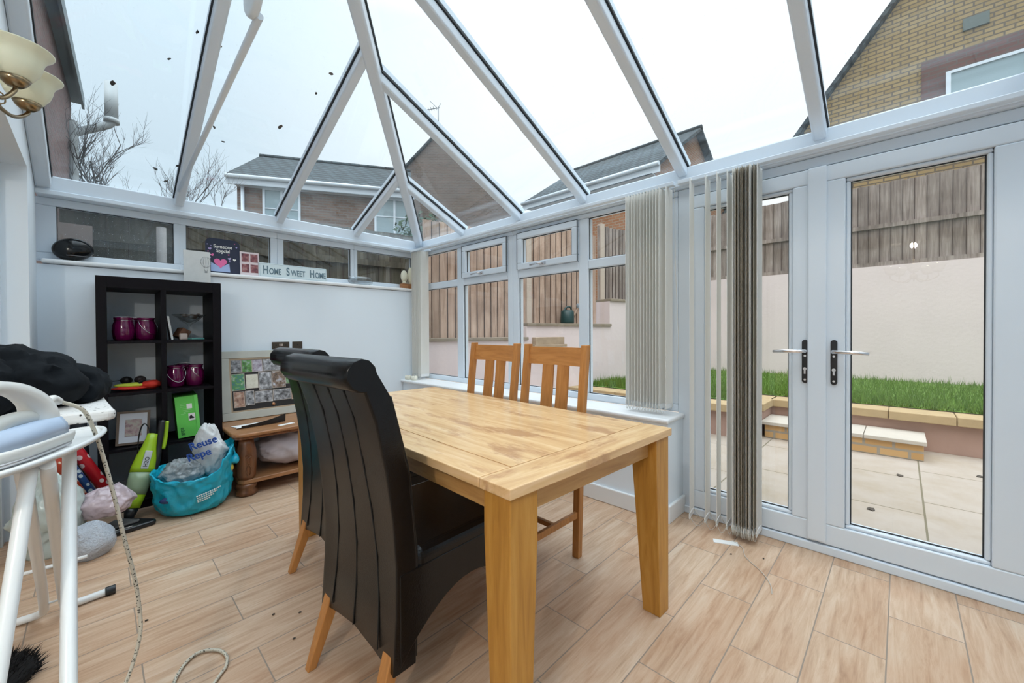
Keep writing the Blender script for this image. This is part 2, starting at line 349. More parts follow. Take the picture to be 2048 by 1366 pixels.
# ---- window wall: window_1 (two coupled frames) y 1.03..3.98
def rect_frame_x(y0,y1,z0,z1,x0,x1,t,name,parent,mat=W_PVC,bev=.006):
    return MB().box(x0,x1,y0,y1,z0,z0+t).box(x0,x1,y0,y1,z1-t,z1).box(x0,x1,y0,y0+t,z0+t,z1-t).box(x0,x1,y1-t,y1,z0+t,z1-t).build(name,mat,parent,bevel=bev)
def gask_x(y0,y1,z0,z1,x,parent,g=.005):
    MB().box(x,x+.006,y0,y1,z0,z0+g).box(x,x+.006,y0,y1,z1-g,z1).box(x,x+.006,y0,y0+g,z0,z1).box(x,x+.006,y1-g,y1,z0,z1).build('gasket',RUBBER,parent)
X0,X1=XB,XB+.07
FT,FB=2.045,.625
panes=[(3.30,3.93),(2.565,3.205),(1.795,2.435),(1.075,1.71)]
for nm,cs in (('window_1',(0,1)),('window_2',(2,3))):
    W=empty(nm,kind='structure')
    ya,yb=(1.03,2.50) if nm=='window_2' else (2.50,3.98)
    c0,c1=panes[cs[0]],panes[cs[1]]
    fr=MB()
    fr.box(X0,X1,ya,yb,FB,.675).box(X0,X1,ya,yb,2.008,FT)
    fr.box(X0,X1,c0[1],yb,.675,2.008).box(X0,X1,ya,c1[0],.675,2.008).box(X0,X1,c1[1],c0[0],.675,2.008)
    for c in (c0,c1): fr.box(X0+.002,X1,c[0],c[1],1.62,1.69)
    fr.build('window_frame',W_PVC,W,bevel=.007)
    for k,c in zip(cs,(c0,c1)):
        MB().box(X0+.03,X0+.036,c[0]-.003,c[1]+.003,.672,1.623).build('glass_pane',WINGL,W); gask_x(c[0],c[1],.675,1.62,X0+.02,W)
        if k in (1,2):  # opening top light with handle
            s=rect_frame_x(c[0]+.002,c[1]-.002,1.69,2.008,X0-.018,X0+.05,.052,'opening_sash',W)
            MB().box(X0+.03,X0+.036,c[0]+.05,c[1]-.05,1.74,1.958).build('glass_pane',WINGL,s); gask_x(c[0]+.053,c[1]-.053,1.743,1.955,X0+.01,s)
            g_=MB().box(X0-.019,X0-.012,c[0]-.001,c[0]+.003,1.69,2.008).box(X0-.019,X0-.012,c[1]-.003,c[1]+.001,1.69,2.008).box(X0-.019,X0-.012,c[0],c[1],2.006,2.010).build('sash_gap',RUBBER,s)
            ym=(c[0]+c[1])/2+.02
            h=MB().box(X0-.032,X0-.018,ym-.03,ym+.03,1.702,1.724).tube([(X0-.032,ym,1.713),(X0-.05,ym,1.713),(X0-.052,ym+.03,1.713),(X0-.048,ym+.12,1.708)],.007).build('handle',CHROME,s)
        else:
            MB().box(X0+.03,X0+.036,c[0]-.003,c[1]+.003,1.687,2.011).build('glass_pane',WINGL,W); gask_x(c[0],c[1],1.69,2.008,X0+.02,W)
# ---- french doors
DF=empty('trim_3',kind='structure')
MB().box(X0,X1,.955,1.03,0,2.045).box(X0,X1,-.50,-.43,0,2.045).box(X0,X1,-.43,.955,1.99,2.045).box(X0-.02,X1+.03,-.5,1.0,0,.045).build('door_frame',W_PVC,DF,bevel=.006)
MB().box(X0+.005,X0+.03,.950,.956,.045,1.99).box(X0+.005,X0+.03,-.43,-.425,.045,1.99).box(X0+.005,X0+.03,-.43,.955,1.984,1.991).build('seal',RUBBER,DF)
def door(nm,ya,yb,ga,gb,hy,hd):
    D=empty(nm,kind='structure')
    f=MB(); x0=X0-.012
    f.box(x0,X1,ya,yb,.05,.155).box(x0,X1,ya,yb,1.905,1.985).box(x0,X1,ya,ga,.155,1.905).box(x0,X1,gb,yb,.155,1.905)
    f.build('door_stile',W_PVC,D,bevel=.006)
    fb=MB(); t=.018
    for a in ((ga,gb,.155,.155+t),(ga,gb,1.905-t,1.905),(ga,ga+t,.155+t,1.905-t),(gb-t,gb,.155+t,1.905-t)): fb.box(X0+.0,X1-.01,*a)
    fb.build('glazing_bead',W_PVC,D,bevel=.008,seg=3)
    gask_x(ga+t,gb-t,.155+t,1.905-t,X0+.022,D)
    MB().box(X0+.03,X0+.036,ga+.01,gb-.01,.165,1.895).build('glass_pane',WINGL,D)
    # handle: black backplate, chrome lever, lock cylinder
    z0=.885; pl=MB()
    poly=[]
    for k in range(9): t=math.pi*k/8; poly.append((.0135*math.cos(t),.20+.0135*math.sin(t)))
    for k in range(9): t=math.pi+math.pi*k/8; poly.append((.0135*math.cos(t),.0135*math.sin(t)))
    M=frameM((x0,hy,z0),(0,-1,0),(0,0,1))
    plate=pl.prism(poly,0,.011,M).build('handle_plate',BLACK,D,bevel=.003)
    MB().tube([(x0-.01,hy,z0+.155),(x0-.045,hy,z0+.155),(x0-.055,hy+hd*.02,z0+.155),(x0-.055,hy+hd*.07,z0+.154),(x0-.052,hy+hd*.135,z0+.15)],[.011,.010,.009,.0095,.008]).build('lever',CHROME,plate)
    MB().lathe([(.0055,0),(.0055,.003)],12,frameM((x0-.010,hy,z0+.13),(0,-1,0),(0,0,1))).lathe([(.0055,0),(.0055,.003)],12,frameM((x0-.010,hy,z0+.005),(0,-1,0),(0,0,1))).build('screw_cover',CHROME,plate)
    MB().box(x0-.015,x0-.008,hy-.004,hy+.004,z0+.035,z0+.06).lathe([(.008,0),(.008,.008)],14,frameM((x0-.008,hy,z0+.062),(0,-1,0),(0,0,1))).build('lock_cylinder',CHROME,plate)
    return D
wr=empty('wall_near',kind='structure')
MB().box(X0-.02,X1+.06,-1.6,-.50,0,2.045).build('plaster',W_WALL,wr)
D1=door('door_1',.315,.950,.42,.868,.362,1)
MB().box(X0-.028,X0-.008,.272,.352,.06,1.985).build('meeting_strip',W_PVC,D1,bevel=.008,seg=3)
door('door_2',-.42,.308,-.275,.20,.243,-1)

# ================================================================ GLAZED ROOF
ZE=2.17; SB,SA=.48,.41
zB=lambda x:ZE+SB*(XB-x)
zA=lambda y:ZE+SA*(YA-y)
hipP=lambda x:Vector((x,YA-(XB-x)*SB/SA,zB(x)))
R=empty('ceiling',kind='structure')
bt=.055
MB().box(XB-.03,XB+.12,-1.62,YA+.12,2.045,ZE).build('eaves_beam',W_PVC,R,bevel=.008)
MB().box(XL-.0,XB-.03,YA-.03,YA+.14,2.05,ZE).build('eaves_beam',W_PVC,R,bevel=.008)
MB().box(XL,XB-.036,YA-.042,YA-.028,2.045,2.075).box(XB-.045,XB-.028,-1.5,YA-.04,2.052,2.078).build('cover_strip',W_PVC,R,bevel=.004)
def rafter(p0,p1,n,wd=.058):
    rb=MB().beam(p0,p1,wd,.06,n,zo=-.006).build('rafter',W_PVC,R,bevel=.012,seg=3)
    MB().beam(p0,p1,wd+.014,.008,n,zo=0).build('gasket',RUBBER,rb)
    MB().beam(p0,p1,wd+.01,.03,n,zo=.04).build('capping',W_PVC,rb)
nB=Vector((SB,0,1)).normalized(); nA=Vector((0,SA,1)).normalized()
XT=XL+.03
yhe=YA-(XB-XL)*SB/SA   # where the hip reaches the house wall
By=[3.176,2.402,1.73,.99,.30,-.39,-1.08]
Ax=[.45,1.141,1.838]
for y in By:
    x=XB-(YA-y)*SA/SB if y>yhe else XL
    rafter((XB,y,ZE),(x,y,zB(x)),nB)
for x in Ax:
    p=hipP(x); rafter((x,YA,ZE),(x,p.y,p.z),nA)
hp=hipP(XL); hn=(nA+nB).normalized()
rb=MB().beam((XB,YA,ZE),hp,.075,.085,hn,zo=-.004).build('hip_rafter',W_PVC,R,bevel=.016,seg=3)
MB().beam((XB,YA,ZE),hp,.09,.008,hn,zo=.004).build('gasket',RUBBER,rb)
# wall starter bars against the house
MB().beam((XL+.035,YA,ZE),(XL+.035,yhe,zA(yhe)),.07,.09,nA,zo=-.004).box(XL,XL+.07,-1.6,yhe,zB(XL)-.1,zB(XL)).build('starter_bar',W_PVC,R,bevel=.01)
MB().beam((XL+.072,YA,ZE),(XL+.072,yhe,zA(yhe)),.008,.02,nA,zo=0).build('gasket',RUBBER,R)
# glass sheets between bars
def sheet(pts,n,name='glass_pane'):
    n=Vector(n); t=.008
    a=[Vector(p)+n*.004 for p in pts]; b=[p+n*t for p in a]; k=len(a)
    MB().add(a+b,[list(range(k))[::-1],list(range(k,2*k))]+[[i,(i+1)%k,k+(i+1)%k,k+i] for i in range(k)]).build(name,ROOFGL,R)
ys=[YA]+By+[-1.6]
for i in range(len(ys)-1):
    y1,y0=ys[i],ys[i+1]
    xa=lambda y: XB-(YA-y)*SA/SB if y>yhe else XL
    P=[(XB+.03,y0,zB(XB+.03)),(XB+.03,y1,zB(XB+.03)),(xa(y1),y1,zB(xa(y1)))]
    if y0<yhe<y1: P.append((XL,yhe,zB(XL)))
    P.append((xa(y0),y0,zB(xa(y0))))
    sheet(P,nB)
xs=[XL]+Ax+[XB]
for i in range(len(xs)-1):
    x0,x1=xs[i],xs[i+1]; p0,p1=hipP(x0),hipP(x1)
    sheet([(x1,YA+.03,zA(YA+.03)),(x0,YA+.03,zA(YA+.03)),p0,p1],nA)
MB().box(XL,XB,-1.62,-1.5,2.17,3.6).build('gable_closure',W_WALL,R)
# tie bar and its round boss
tb=empty('tie_bar_boss',(.405,1.6,2.315),0,'round white tie bar boss and rod hanging under the glass roof','roof fitting')
MB().tube([(0,-.0,-.07),(.03,YA-1.66,-.13)],.013).build('tie_rod',W_PVC,tb)
Mx=frameM((-.035,0,0),(0,1,0),(0,0,1))
MB().lathe([(.0,0),(.052,0),(.056,.003),(.070,.003),(.077,.008),(.08,.018),(.077,.030),(.068,.033),(0,.033)],40,Mx).build('boss',W_PVC,tb)
MB().tube([(0,0,.09),(0,0,zA(1.6)-2.33-.06)],.012).build('hanger_rod',W_PVC,tb)
# leaf debris lying on the roof glass
LEAF=plain('dead_leaf',(.06,.05,.04),.9)
def onroof(px,py):
    d=f2+r3*((px-1024)/805)-u3*((py-670.2)/805)
    o=Vector((0,0,1.15))
    tB=(ZE+SB*XB-o.z)/(d.z+SB*d.x); tA=(ZE+SA*YA-o.z)/(d.z+SA*d.y)
    pB=o+d*tB; pA=o+d*tA
    return (pA,nA) if tA<tB and tA>0 else (pB,nB)
for (px,py,sz) in [(226,171,.03),(338,122,.014),(561,257,.03),(311,341,.022),(332,366,.022),(356,335,.022),(429,258,.02),(461,148,.014),(447,287,.014),(664,151,.02),(633,190,.014),(395,68,.016),(195,366,.022),(442,97,.012)]:
    p,n=onroof(px,py); M=frameM(p+n*.016,Vector((1,0,0)) if abs(n.x)<.1 else Vector((0,1,0)),n.cross(Vector((1,0,0)))); M=Matrix.Translation(p+n*.0135)@n.to_track_quat('Z','Y').to_matrix().to_4x4()@Matrix.Rotation(random.random()*6,4,'Z')
    b=MB(); k=9; sz*=1.5; poly=[(sz*.5*math.cos(2*math.pi*i/k)*random.uniform(.6,1.2),sz*.28*math.sin(2*math.pi*i/k)*random.uniform(.6,1.3)) for i in range(k)]
    b.prism(poly,0,.003,M); o=b.build('dead_leaf',LEAF); tag(o,'small dark dead leaf stuck on the sloping roof glass','leaf','dead leaves on the roof glass')
# ================================================================ OUTDOORS
GZ=-.12
patio=empty('ground',kind='structure')
def slabmat():
    m,nt,p=newmat('patio_slab'); tc=N(nt,'TexCoord'); mp=N(nt,'Mapping'); mp.inputs['Location'].default_value=(.28,.12,0); nt.links.new(tc.outputs['Object'],mp.inputs[0])
    b=N(nt,'TexBrick'); b.offset=.33; b.inputs['Scale'].default_value=1; b.inputs['Brick Width'].default_value=.9; b.inputs['Row Height'].default_value=.6
    b.inputs['Mortar Size'].default_value=.006; b.inputs['Color1'].default_value=(.37,.32,.27,1); b.inputs['Color2'].default_value=(.405,.35,.30,1); b.inputs['Mortar'].default_value=(.16,.14,.09,1)
    nt.links.new(mp.outputs[0],b.inputs[0]); n=N(nt,'TexNoise',Scale=3.0,Detail=8.0,Roughness=.65); nt.links.new(tc.outputs['Object'],n.inputs[0])
    r=ramp(nt,n.outputs['Fac'],[(.3,(.78,.72,.58)),(.6,(1,1,1))]); mx=N(nt,'Mix',data_type='RGBA',blend_type='MULTIPLY'); mx.inputs[0].default_value=.7
    nt.links.new(b.outputs['Color'],mx.inputs[6]); nt.links.new(r.outputs[0],mx.inputs[7]); nt.links.new(mx.outputs[2],p.inputs['Base Color']); p.inputs['Roughness'].default_value=.8
    return m
MB().box(2.62,6.1,-5,4.4,GZ-.1,GZ).build('paving',slabmat(),patio)
MB().box(-40,60,-40,60,-.5,-.3).build('earth',plain('earth',(.12,.10,.07),.95),patio)
SAND=plain('sandstone_coping',(.42,.31,.17),.85,var=.25,scale=5,bump=.2,bscale=30)
PINK=plain('pinkish_render',(.36,.235,.19),.9,var=.15,scale=3)
CREAM=plain('cream_render',(.74,.645,.645),.9,var=.07,scale=2.0,bump=.25,bscale=18)
GRASS=plain('lawn_green',(.115,.21,.03),.9,var=.45,scale=40)
rw=empty('retaining_wall',(6.0,0,GZ),0,'low pinkish garden retaining wall with sandstone coping holding up the lawn','wall')
LZ=.27
def rel(b,*a): # absolute box into an object at (6,0,GZ)
    x0,x1,y0,y1,z0,z1=a; return b.box(x0-6,x1-6,y0,y1,z0-GZ,z1-GZ)
b=MB(); rel(b,6.02,6.25,-5,1.2,GZ,LZ-.09); rel(b,5.24,5.45,1.2,4.0,GZ,LZ-.09); rel(b,5.4,6.25,1.2,1.42,GZ,LZ-.09); b.build('rendered_face',PINK,rw)
def coping(x0,x1,y0,y1):
    b=MB(); rel(b,x0,x1,y0,y1,LZ-.09,LZ); b.build('coping_slab',SAND,rw,bevel=.008)
for y in [-4.6,-4.0,-3.4,-2.8,-2.2,-1.6,-1.0,-.4]: coping(5.95,6.3,y,y+.494 if y>-1 else y+.594)
for y in [.098,.652]: coping(5.97,6.3,y,y+.55)
for y in [1.22,1.8,2.38,2.96,3.54]: coping(5.17,5.5,y,y+.574)
for x in [5.51,5.9]: coping(x,x+.385,1.17,1.5)
STEPB=brickmat('buff_step_brick',(.58,.36,.155),(.50,.29,.11),(.33,.29,.23),bw=.225,bh=.085,ms=.012)
st=empty('garden_step',(5.5,.5,GZ),0,'low brick garden step topped with pale slabs, set against the lawn wall','step')
MB().box(0,.5,-.66,.66,0,.155).build('brick_riser',STEPB,st,bevel=.006)
for y in (-.68,-.22,.24): MB().box(-.03,.5,y,y+.455,.155,.195).build('tread_slab',plain('step_slab',(.48,.44,.38),.8,var=.15,scale=4),st,bevel=.006)
lawn=MB()
lawn.add([(6.28,-5,LZ+.01),(9.25,-5,LZ+.03),(9.25,3.3,LZ+.03),(6.28,3.8,LZ+.01)],[(0,1,2,3)]).add([(5.48,1.45,LZ+.01),(6.28,1.45,LZ+.01),(6.28,3.86,LZ+.01),(5.48,4.0,LZ+.01)],[(0,1,2,3)])
for i in range(26000):
    u=random.random()**1.5
    if random.random()<.72: x=6.29+u*2.95; y=random.uniform(-2.2,3.75)
    else: x=random.uniform(5.5,6.3); y=random.uniform(1.5,3.85)
    if y>4.2-.2*(x-3.3)-.1: continue
    h=random.uniform(.05,.13)*(1 if random.random()<.95 else 1.6); a=random.random()*6.28; wd=.006; lx,ly=random.uniform(-.04,.04),random.uniform(-.04,.04); z=LZ+.005
    lawn.add([(x-wd*math.cos(a),y-wd*math.sin(a),z),(x+wd*math.cos(a),y+wd*math.sin(a),z),(x+lx,y+ly,z+h)],[(0,1,2)])
tag(lawn.build('lawn_grass',GRASS),'bright green lawn of rough grass beyond the patio','grass',kind='stuff')
# rendered boundary walls and fences
bw=empty('boundary_wall',(9.2,0,GZ),0,'tall cream rendered garden wall at the back of the lawn','wall')
MB().box(0,.3,-6,3.4,0,2.22-GZ).build('render',CREAM,bw); 
def fy(x): return 4.45-.2*(x-3.3)
ang=math.atan2(-.2,1)
bs=empty('boundary_wall',(3.3,4.45,GZ),ang,'stepped cream rendered garden wall below the brown side fence','wall')
sc=1/math.cos(ang)
def sx_(x): return (x-3.3)*sc
for x0,x1,zt in ((1.2,4.45,1.02),(4.45,6.2,1.225),(6.2,9.35,1.66)):
    MB().box(sx_(x0),sx_(x1),-.27,.12,-.3,zt-GZ-.0).build('render',CREAM,bs)
    MB().box(sx_(x0),sx_(x1)+.02,-.30,.12,zt-GZ,zt-GZ+.045).build('ledge',plain('mossy_ledge',(.27,.225,.17),.95,var=.35,scale=9),bs,bevel=.006)
MB().box(sx_(4.55),sx_(5.1),-.36,-.25,.95-GZ,1.06-GZ).box(sx_(4.5),sx_(5.12),-.40,-.25,.91-GZ,.95-GZ).build('lower_ledge',plain('old_ledge',(.40,.31,.22),.95,var=.3,scale=9),bs,bevel=.005)
def fencemat(name,a,b_,c,bw_=.115):
    m=wood(name,a,b_,c,.9,(26,26,1.6),1.3,bump=.1); nt=m.node_tree; p=nt.nodes['Principled BSDF']; src=p.inputs['Base Color'].links[0].from_socket
    tc=N(nt,'TexCoord'); sp=N(nt,'SeparateXYZ'); nt.links.new(tc.outputs['Object'],sp.inputs[0])
    dv=N(nt,'Math',operation='DIVIDE'); dv.inputs[1].default_value=bw_; nt.links.new(sp.outputs[0],dv.inputs[0])
    flr=N(nt,'Math',operation='FLOOR'); nt.links.new(dv.outputs[0],flr.inputs[0]); wn=N(nt,'TexWhiteNoise',noise_dimensions='1D'); nt.links.new(flr.outputs[0],wn.inputs['W'])
    r=ramp(nt,wn.outputs['Value'],[(0,(.72,.70,.68)),(1,(1.12,1.1,1.08))]); mx=N(nt,'Mix',data_type='RGBA',blend_type='MULTIPLY'); mx.inputs[0].default_value=1
    nt.links.new(src,mx.inputs[6]); nt.links.new(r.outputs[0],mx.inputs[7])
    n=N(nt,'TexNoise',Scale=2.2,Detail=5.0); nt.links.new(tc.outputs['Object'],n.inputs[0]); r2=ramp(nt,n.outputs['Fac'],[(.38,(.62,.58,.55)),(.6,(1,1,1))])
    m2=N(nt,'Mix',data_type='RGBA',blend_type='MULTIPLY'); m2.inputs[0].default_value=.8; nt.links.new(mx.outputs[2],m2.inputs[6]); nt.links.new(r2.outputs[0],m2.inputs[7])
    nt.links.new(m2.outputs[2],p.inputs['Base Color']); return m
FBROWN=fencemat('brown_fence_board',(.36,.25,.19),(.52,.38,.30),(.62,.49,.40))
FGREY=fencemat('grey_weathered_fence_board',(.22,.18,.16),(.36,.31,.285),(.50,.45,.42),.14)
FDARK=fencemat('dark_olive_fence_board',(.06,.055,.035),(.11,.10,.07),(.20,.185,.15),.14)  # olive brown boards, darker in colour than the other fences
def fence(name,loc,rz,L,z0,z1,mat,label,bwid=.115,rails=(),side=-1,post=None,gravel=False):
    o=empty(name,loc,rz,label,'fence')
    n=int(L/bwid)
    bd=MB(); gp=MB()
    for i in range(n):
        x=i*bwid; dz=random.uniform(-.008,.008)
        if i: gp.box(x-.003,x+.004,side*.022,side*.010,z0+.005,z1-.012)
        bd.add([(x,0,z0),(x+bwid*1.08,-.004,z0),(x+bwid*1.08,.012,z0),(x,.006,z0),(x,side*.014,z1+dz),(x,side*.014,z1+dz)][:4]+[(x,-.002,z1+dz),(x+bwid*1.08,-.016,z1+dz),(x+bwid*1.08,.0,z1+dz),(x,.012,z1+dz)],[(0,3,2,1),(4,5,6,7),(0,1,5,4),(1,2,6,5),(2,3,7,6),(3,0,4,7)])
    ob_=bd.build('feather_edge_boards',mat,o); gp.build('board_gaps',GAPM,ob_)
    for z in rails: MB().box(0,L,-.045,-.012,z,z+.07).build('rail',mat,o)
    for x in (post or []): MB().box(x-.045,x+.045,-.05,.05,z0-.15,z1+.03).build('post',POSTM,o,bevel=.004)
    return o
GAPM=plain('dark_wood_gap',(.07,.045,.035),.95)
POSTM=plain('pale_concrete_post',(.52,.44,.37),.9,var=.1,scale=8)
# fence boards overlap: thick and thin edges
fence('garden_fence',(2.99,fy(2.99),0),ang,1.52,1.06,2.62,FBROWN,'brown close boarded side fence nearest the conservatory corner, above the lowest ledge')
fence('garden_fence',(4.55,fy(4.55),0),ang,1.62,1.27,2.83,FBROWN,'brown close boarded side fence panel behind the green watering can',post=[.12])
fence('garden_fence',(6.2,fy(6.2),0),ang,3.1,1.70,3.02,FGREY,'grey brown side fence above the highest step of the cream wall',bwid=.09,post=[.08])
fence('garden_fence',(-.2,5.05,0),-.16,3.22,.0,2.38,FDARK,'dark olive brown fence close behind the strip windows',rails=(2.2,1.95,1.0),bwid=.14)
fence('garden_fence',(9.26,3.35,0),-math.pi/2,9,2.16,3.62,FGREY,'tall weathered grey fence on top of the cream back wall',bwid=.14,rails=(2.22,2.86),post=[2.52])
# watering can on the ledge
GREENP=plain('dark_green_plastic',(.012,.045,.045),.4)
wc=empty('watering_can',(5.3,fy(5.3)-.17,1.272),math.radians(-8),'dark green plastic watering can standing on the garden wall ledge','watering can'); wc.scale=(1.25,1.25,1.25)
MB().lathe([(.0,0),(.085,0),(.09,.02),(.085,.15),(.06,.17),(0,.17)],20,Matrix.Diagonal((1,1.0,1,1))).build('body',GREENP,wc)
MB().tube(spline([(-.08,0,.13),(-.03,0,.20),(.05,0,.215),(.09,0,.15),(.1,0,.1)]),.011).build('handle',GREENP,wc)
MB().tube([(.08,0,.05),(.2,0,.20)],[.022,.013]).build('spout',plain('brown_spout',(.25,.17,.12),.6),wc)
MB().lathe([(.012,0),(.045,.04),(.045,.05),(0,.055)],16,Matrix.Translation((.2,0,.2))@Matrix.Rotation(.7,4,'Y')).build('rose',plain('grey_rose',(.28,.33,.38),.6),wc)
# ---- houses
ROOFT=brickmat('slate_grey_roof_tile',(.045,.065,.075),(.07,.09,.10),(.012,.018,.022),bw=.3,bh=.16,ms=.03)
def tag_house(loc,rz,label,cat='house'): return empty('house',loc,rz,label,cat)
HB1=brickmat('brown_brick',(.23,.125,.075),(.15,.08,.05),(.19,.15,.12),ms=.014)
HB2=brickmat('grey_brown_brick',(.20,.135,.105),(.135,.095,.075),(.19,.16,.14),ms=.014)
HBO=brickmat('orange_brick',(.40,.185,.085),(.33,.14,.06),(.36,.28,.2))
HBY=brickmat('yellow_buff_brick',(.42,.30,.135),(.34,.235,.10),(.16,.12,.08),ms=.012)
WGL=plain('reflecting_window_pane',(.28,.38,.42),.12,spec=.8)
def window(o,x,z,wd,h,y=0,div=2,bars=True,nm='window'):
    W=MB().box(x,x+wd,y-.04,y+.04,z,z+.05).box(x,x+wd,y-.04,y+.04,z+h-.05,z+h)
    for k in range(div+1):
        xx=x+(wd-.06)*k/div; W.box(xx,xx+.06,y-.04,y+.04,z+.05,z+h-.05)
    if bars: W.box(x,x+wd,y-.03,y+.03,z+h*.5-.015,z+h*.5+.015)
    W=W.box(x-.05,x+wd+.05,y-.09,y,z-.06,z).build(nm,W_PVC,o)
    MB().box(x+.03,x+wd-.03,y-.015,y+.01,z+.03,z+h-.03).build('pane',WGL,W)
def house(loc,rz,L,D,ze,zr,mat,label,over=.2,gut=True):
    o=empty('house',loc,rz,label,'house'); z=loc[2]
    e_,r_=ze-z,zr-z
    b=MB(); b.add([(0,0,0),(L,0,0),(L,D,0),(0,D,0),(0,0,e_),(L,0,e_),(L,D,e_),(0,D,e_),(0,D/2,r_),(L,D/2,r_)],[(0,3,2,1),(0,1,5,4),(1,2,6,9,5),(2,3,7,6),(3,0,4,8,7),(4,5,9,8),(6,7,8,9)]); b.build('brick_walls',mat,o)
    k=(r_-e_)/(D/2); 
    for sgn in (0,1):
        ya,yb=(-over,D/2) if not sgn else (D+over,D/2)
        p=[(-over,ya,e_-k*over),(L+over,ya,e_-k*over),(L+over,yb,r_),(-over,yb,r_)]
        q=[(x,y,zz+.12) for x,y,zz in p]; p=[(x,y,zz+.02) for x,y,zz in p]
        fs=[(0,3,2,1),(4,5,6,7),(0,1,5,4),(1,2,6,5),(2,3,7,6),(3,0,4,7)]
        MB().add(p+q,fs).build('roof_slope',ROOFT,o)
    MB().tube([(-over,D/2,r_+.11),(L+over,D/2,r_+.11)],.09,8).build('ridge',ROOFT,o)
    if gut:
        MB().tube([(-over,-over-.05,e_-k*over+.06),(L+over,-over-.05,e_-k*over+.06)],.055,8).box(-over,L+over,-over+.0,-over+.03,e_-k*over-.15,e_-k*over+.03).box(0,L,-over,0,e_-k*over-.15,e_-k*over-.13).build('gutter',W_PVC,o)
    return o
h1dir=math.atan2(-1.97,3.44)
H1=house((2.72,13.05,0),h1dir,4.5,5.4,5.4,6.95,HB1,'brown brick house with slate grey roof and two white windows, beyond the end wall')
window(H1,.62,4.05,.95,1.1); window(H1,3.55,4.05,1.15,1.1)
MB().tube([(.15,-.06,5.3),(.15,-.06,0)],.045,8).build('drainpipe',W_PVC,H1)
# gable house behind
gdir=math.atan2(-.719,.695)
def gable_house(apex,rz,half,L,ze,mat,label,over=.12):
    x,y,za=apex
    o=empty('house',(x,y,0),rz,label,'house')
    b=MB(); b.add([(-half,0,0),(half,0,0),(half,0,ze),(0,0,za),(-half,0,ze),(-half,L,0),(half,L,0),(half,L,ze),(0,L,za),(-half,L,ze)],[(0,1,2,3,4),(6,5,9,8,7),(1,6,7,2),(5,0,4,9),(2,7,8,3),(3,8,9,4)]); b.build('brick_walls',mat,o)
    for s in (-1,1):
        k=(za-ze)/half
        p=[(0,-over,za+.03),(s*(half+.25),-over,ze-.25*k+.03),(s*(half+.25),L+over,ze-.25*k+.03),(0,L+over,za+.03)]
        q=[(a,b2,c+.12) for a,b2,c in p]
        MB().add(p+q,[(0,3,2,1),(4,5,6,7),(0,1,5,4),(1,2,6,5),(2,3,7,6),(3,0,4,7)]).build('roof_slope',ROOFT,o)
    return o
H2=gable_house((11.1,15.4,10.28),gdir,3.75,6,6.35,HB2,'tall gable end of a grey brown brick house with a tv aerial')
ae=empty('tv_aerial',(11.2,15.55,10.35),gdir,'thin metal television aerial on the ridge of the gable house','aerial')
a_=MB().tube([(0,0,0),(0,0,.95)],.02,6).tube([(-.75,0,.82),(.05,0,.95)],.014,6)
for k in range(8): a_.tube([(-.7+.09*k,-.12,.83+.015*k),(-.7+.09*k,.12,.83+.015*k)],.008,5)
a_.tube([(-.3,0,1.2),(0,0,.9)],.01,5).tube([(.0,0,.95),(.12,-.1,1.05)],.01,5)
a_.build('aerial_rods',plain('dull_metal',(.2,.21,.22),.5,metal=.5),ae); ae.scale=(1.3,1.3,1.3)
# house across the back garden, eaves parallel to the glass doors
H3=house((10.15,8.9,0),-math.pi/2,4.3,5.6,5.45,7.25,HBO,'orange brick house with a long grey roof and gutter seen over the window wall')
# yellow gable house at the right
H4=gable_house((10.5,-2.0,10.0),-math.pi/2,3.5,6,5.35,HBY,'tall yellow buff brick gable house above the glass doors')
DRED=brickmat('dark_red_brick_band',(.16,.07,.06),(.13,.06,.05),(.12,.09,.08))
# local x = -world y direction; window at world y from -.55
window(H4,-1.45,4.75,1.4,.92,y=-.03,div=1,bars=False)
MB().box(-1.75,.3,-.03,.0,4.45,5.98).build('brick_band',DRED,H4)
MB().box(-1.25,-.95,-.03,0,6.3,6.5).build('air_vent',plain('vent_grey',(.12,.15,.14),.7),H4)
GA=gable_house((11.6,3.05,4.4),-math.pi/2,1.0,3,3.5,HBO,'small brick outbuilding with a low gable behind the back fence')
# house the conservatory is built on: brick side, eaves and drain pipes seen through the roof
HS=empty('wall_house',(-.385,6.9,0),math.radians(-2.7),kind='structure')
MB().box(-.5,0,-2.60,2.95,0,5.0).box(-.5,0,-8.4,-2.60,3.9,5.0).build('brickwork',HOUSEBRICK,HS)
MB().box(-.6,.135,-8.4,3.05,5.0,5.05).box(.12,.15,-8.4,3.05,4.93,5.12).build('soffit',plain('grey_soffit',(.20,.26,.29),.6),HS)
MB().add([(.14,-8.4,5.08),(.14,3.1,5.08),(-3,3.1,7.2),(-3,-8.4,7.2),(.14,-8.4,5.2),(.14,3.1,5.2),(-3,3.1,7.32),(-3,-8.4,7.32)],[(0,3,2,1),(4,5,6,7),(0,1,5,4),(1,2,6,5),(2,3,7,6),(3,0,4,7)]).build('roof_slope',ROOFT,HS)
PIPE=plain('white_pipe',(.50,.54,.55),.4)
dp=empty('drainpipe',(-.22,9.55,0),0,'white drainpipe with an angled elbow at the far corner of the brick house','drainpipe')
MB().tube(spline([(0,0,-.1),(0,0,4.2),(0,0,4.32),(.06,.0,4.40),(.38,0,4.62),(.44,0,4.70)],6),.06,12).build('downpipe',PIPE,dp)
MB().tube([(.44,0,4.70),(.44,0,5.35)],.085,14).tube([(.44,0,4.68),(.44,0,4.75)],.1,14).build('vent_stub',PIPE,dp)
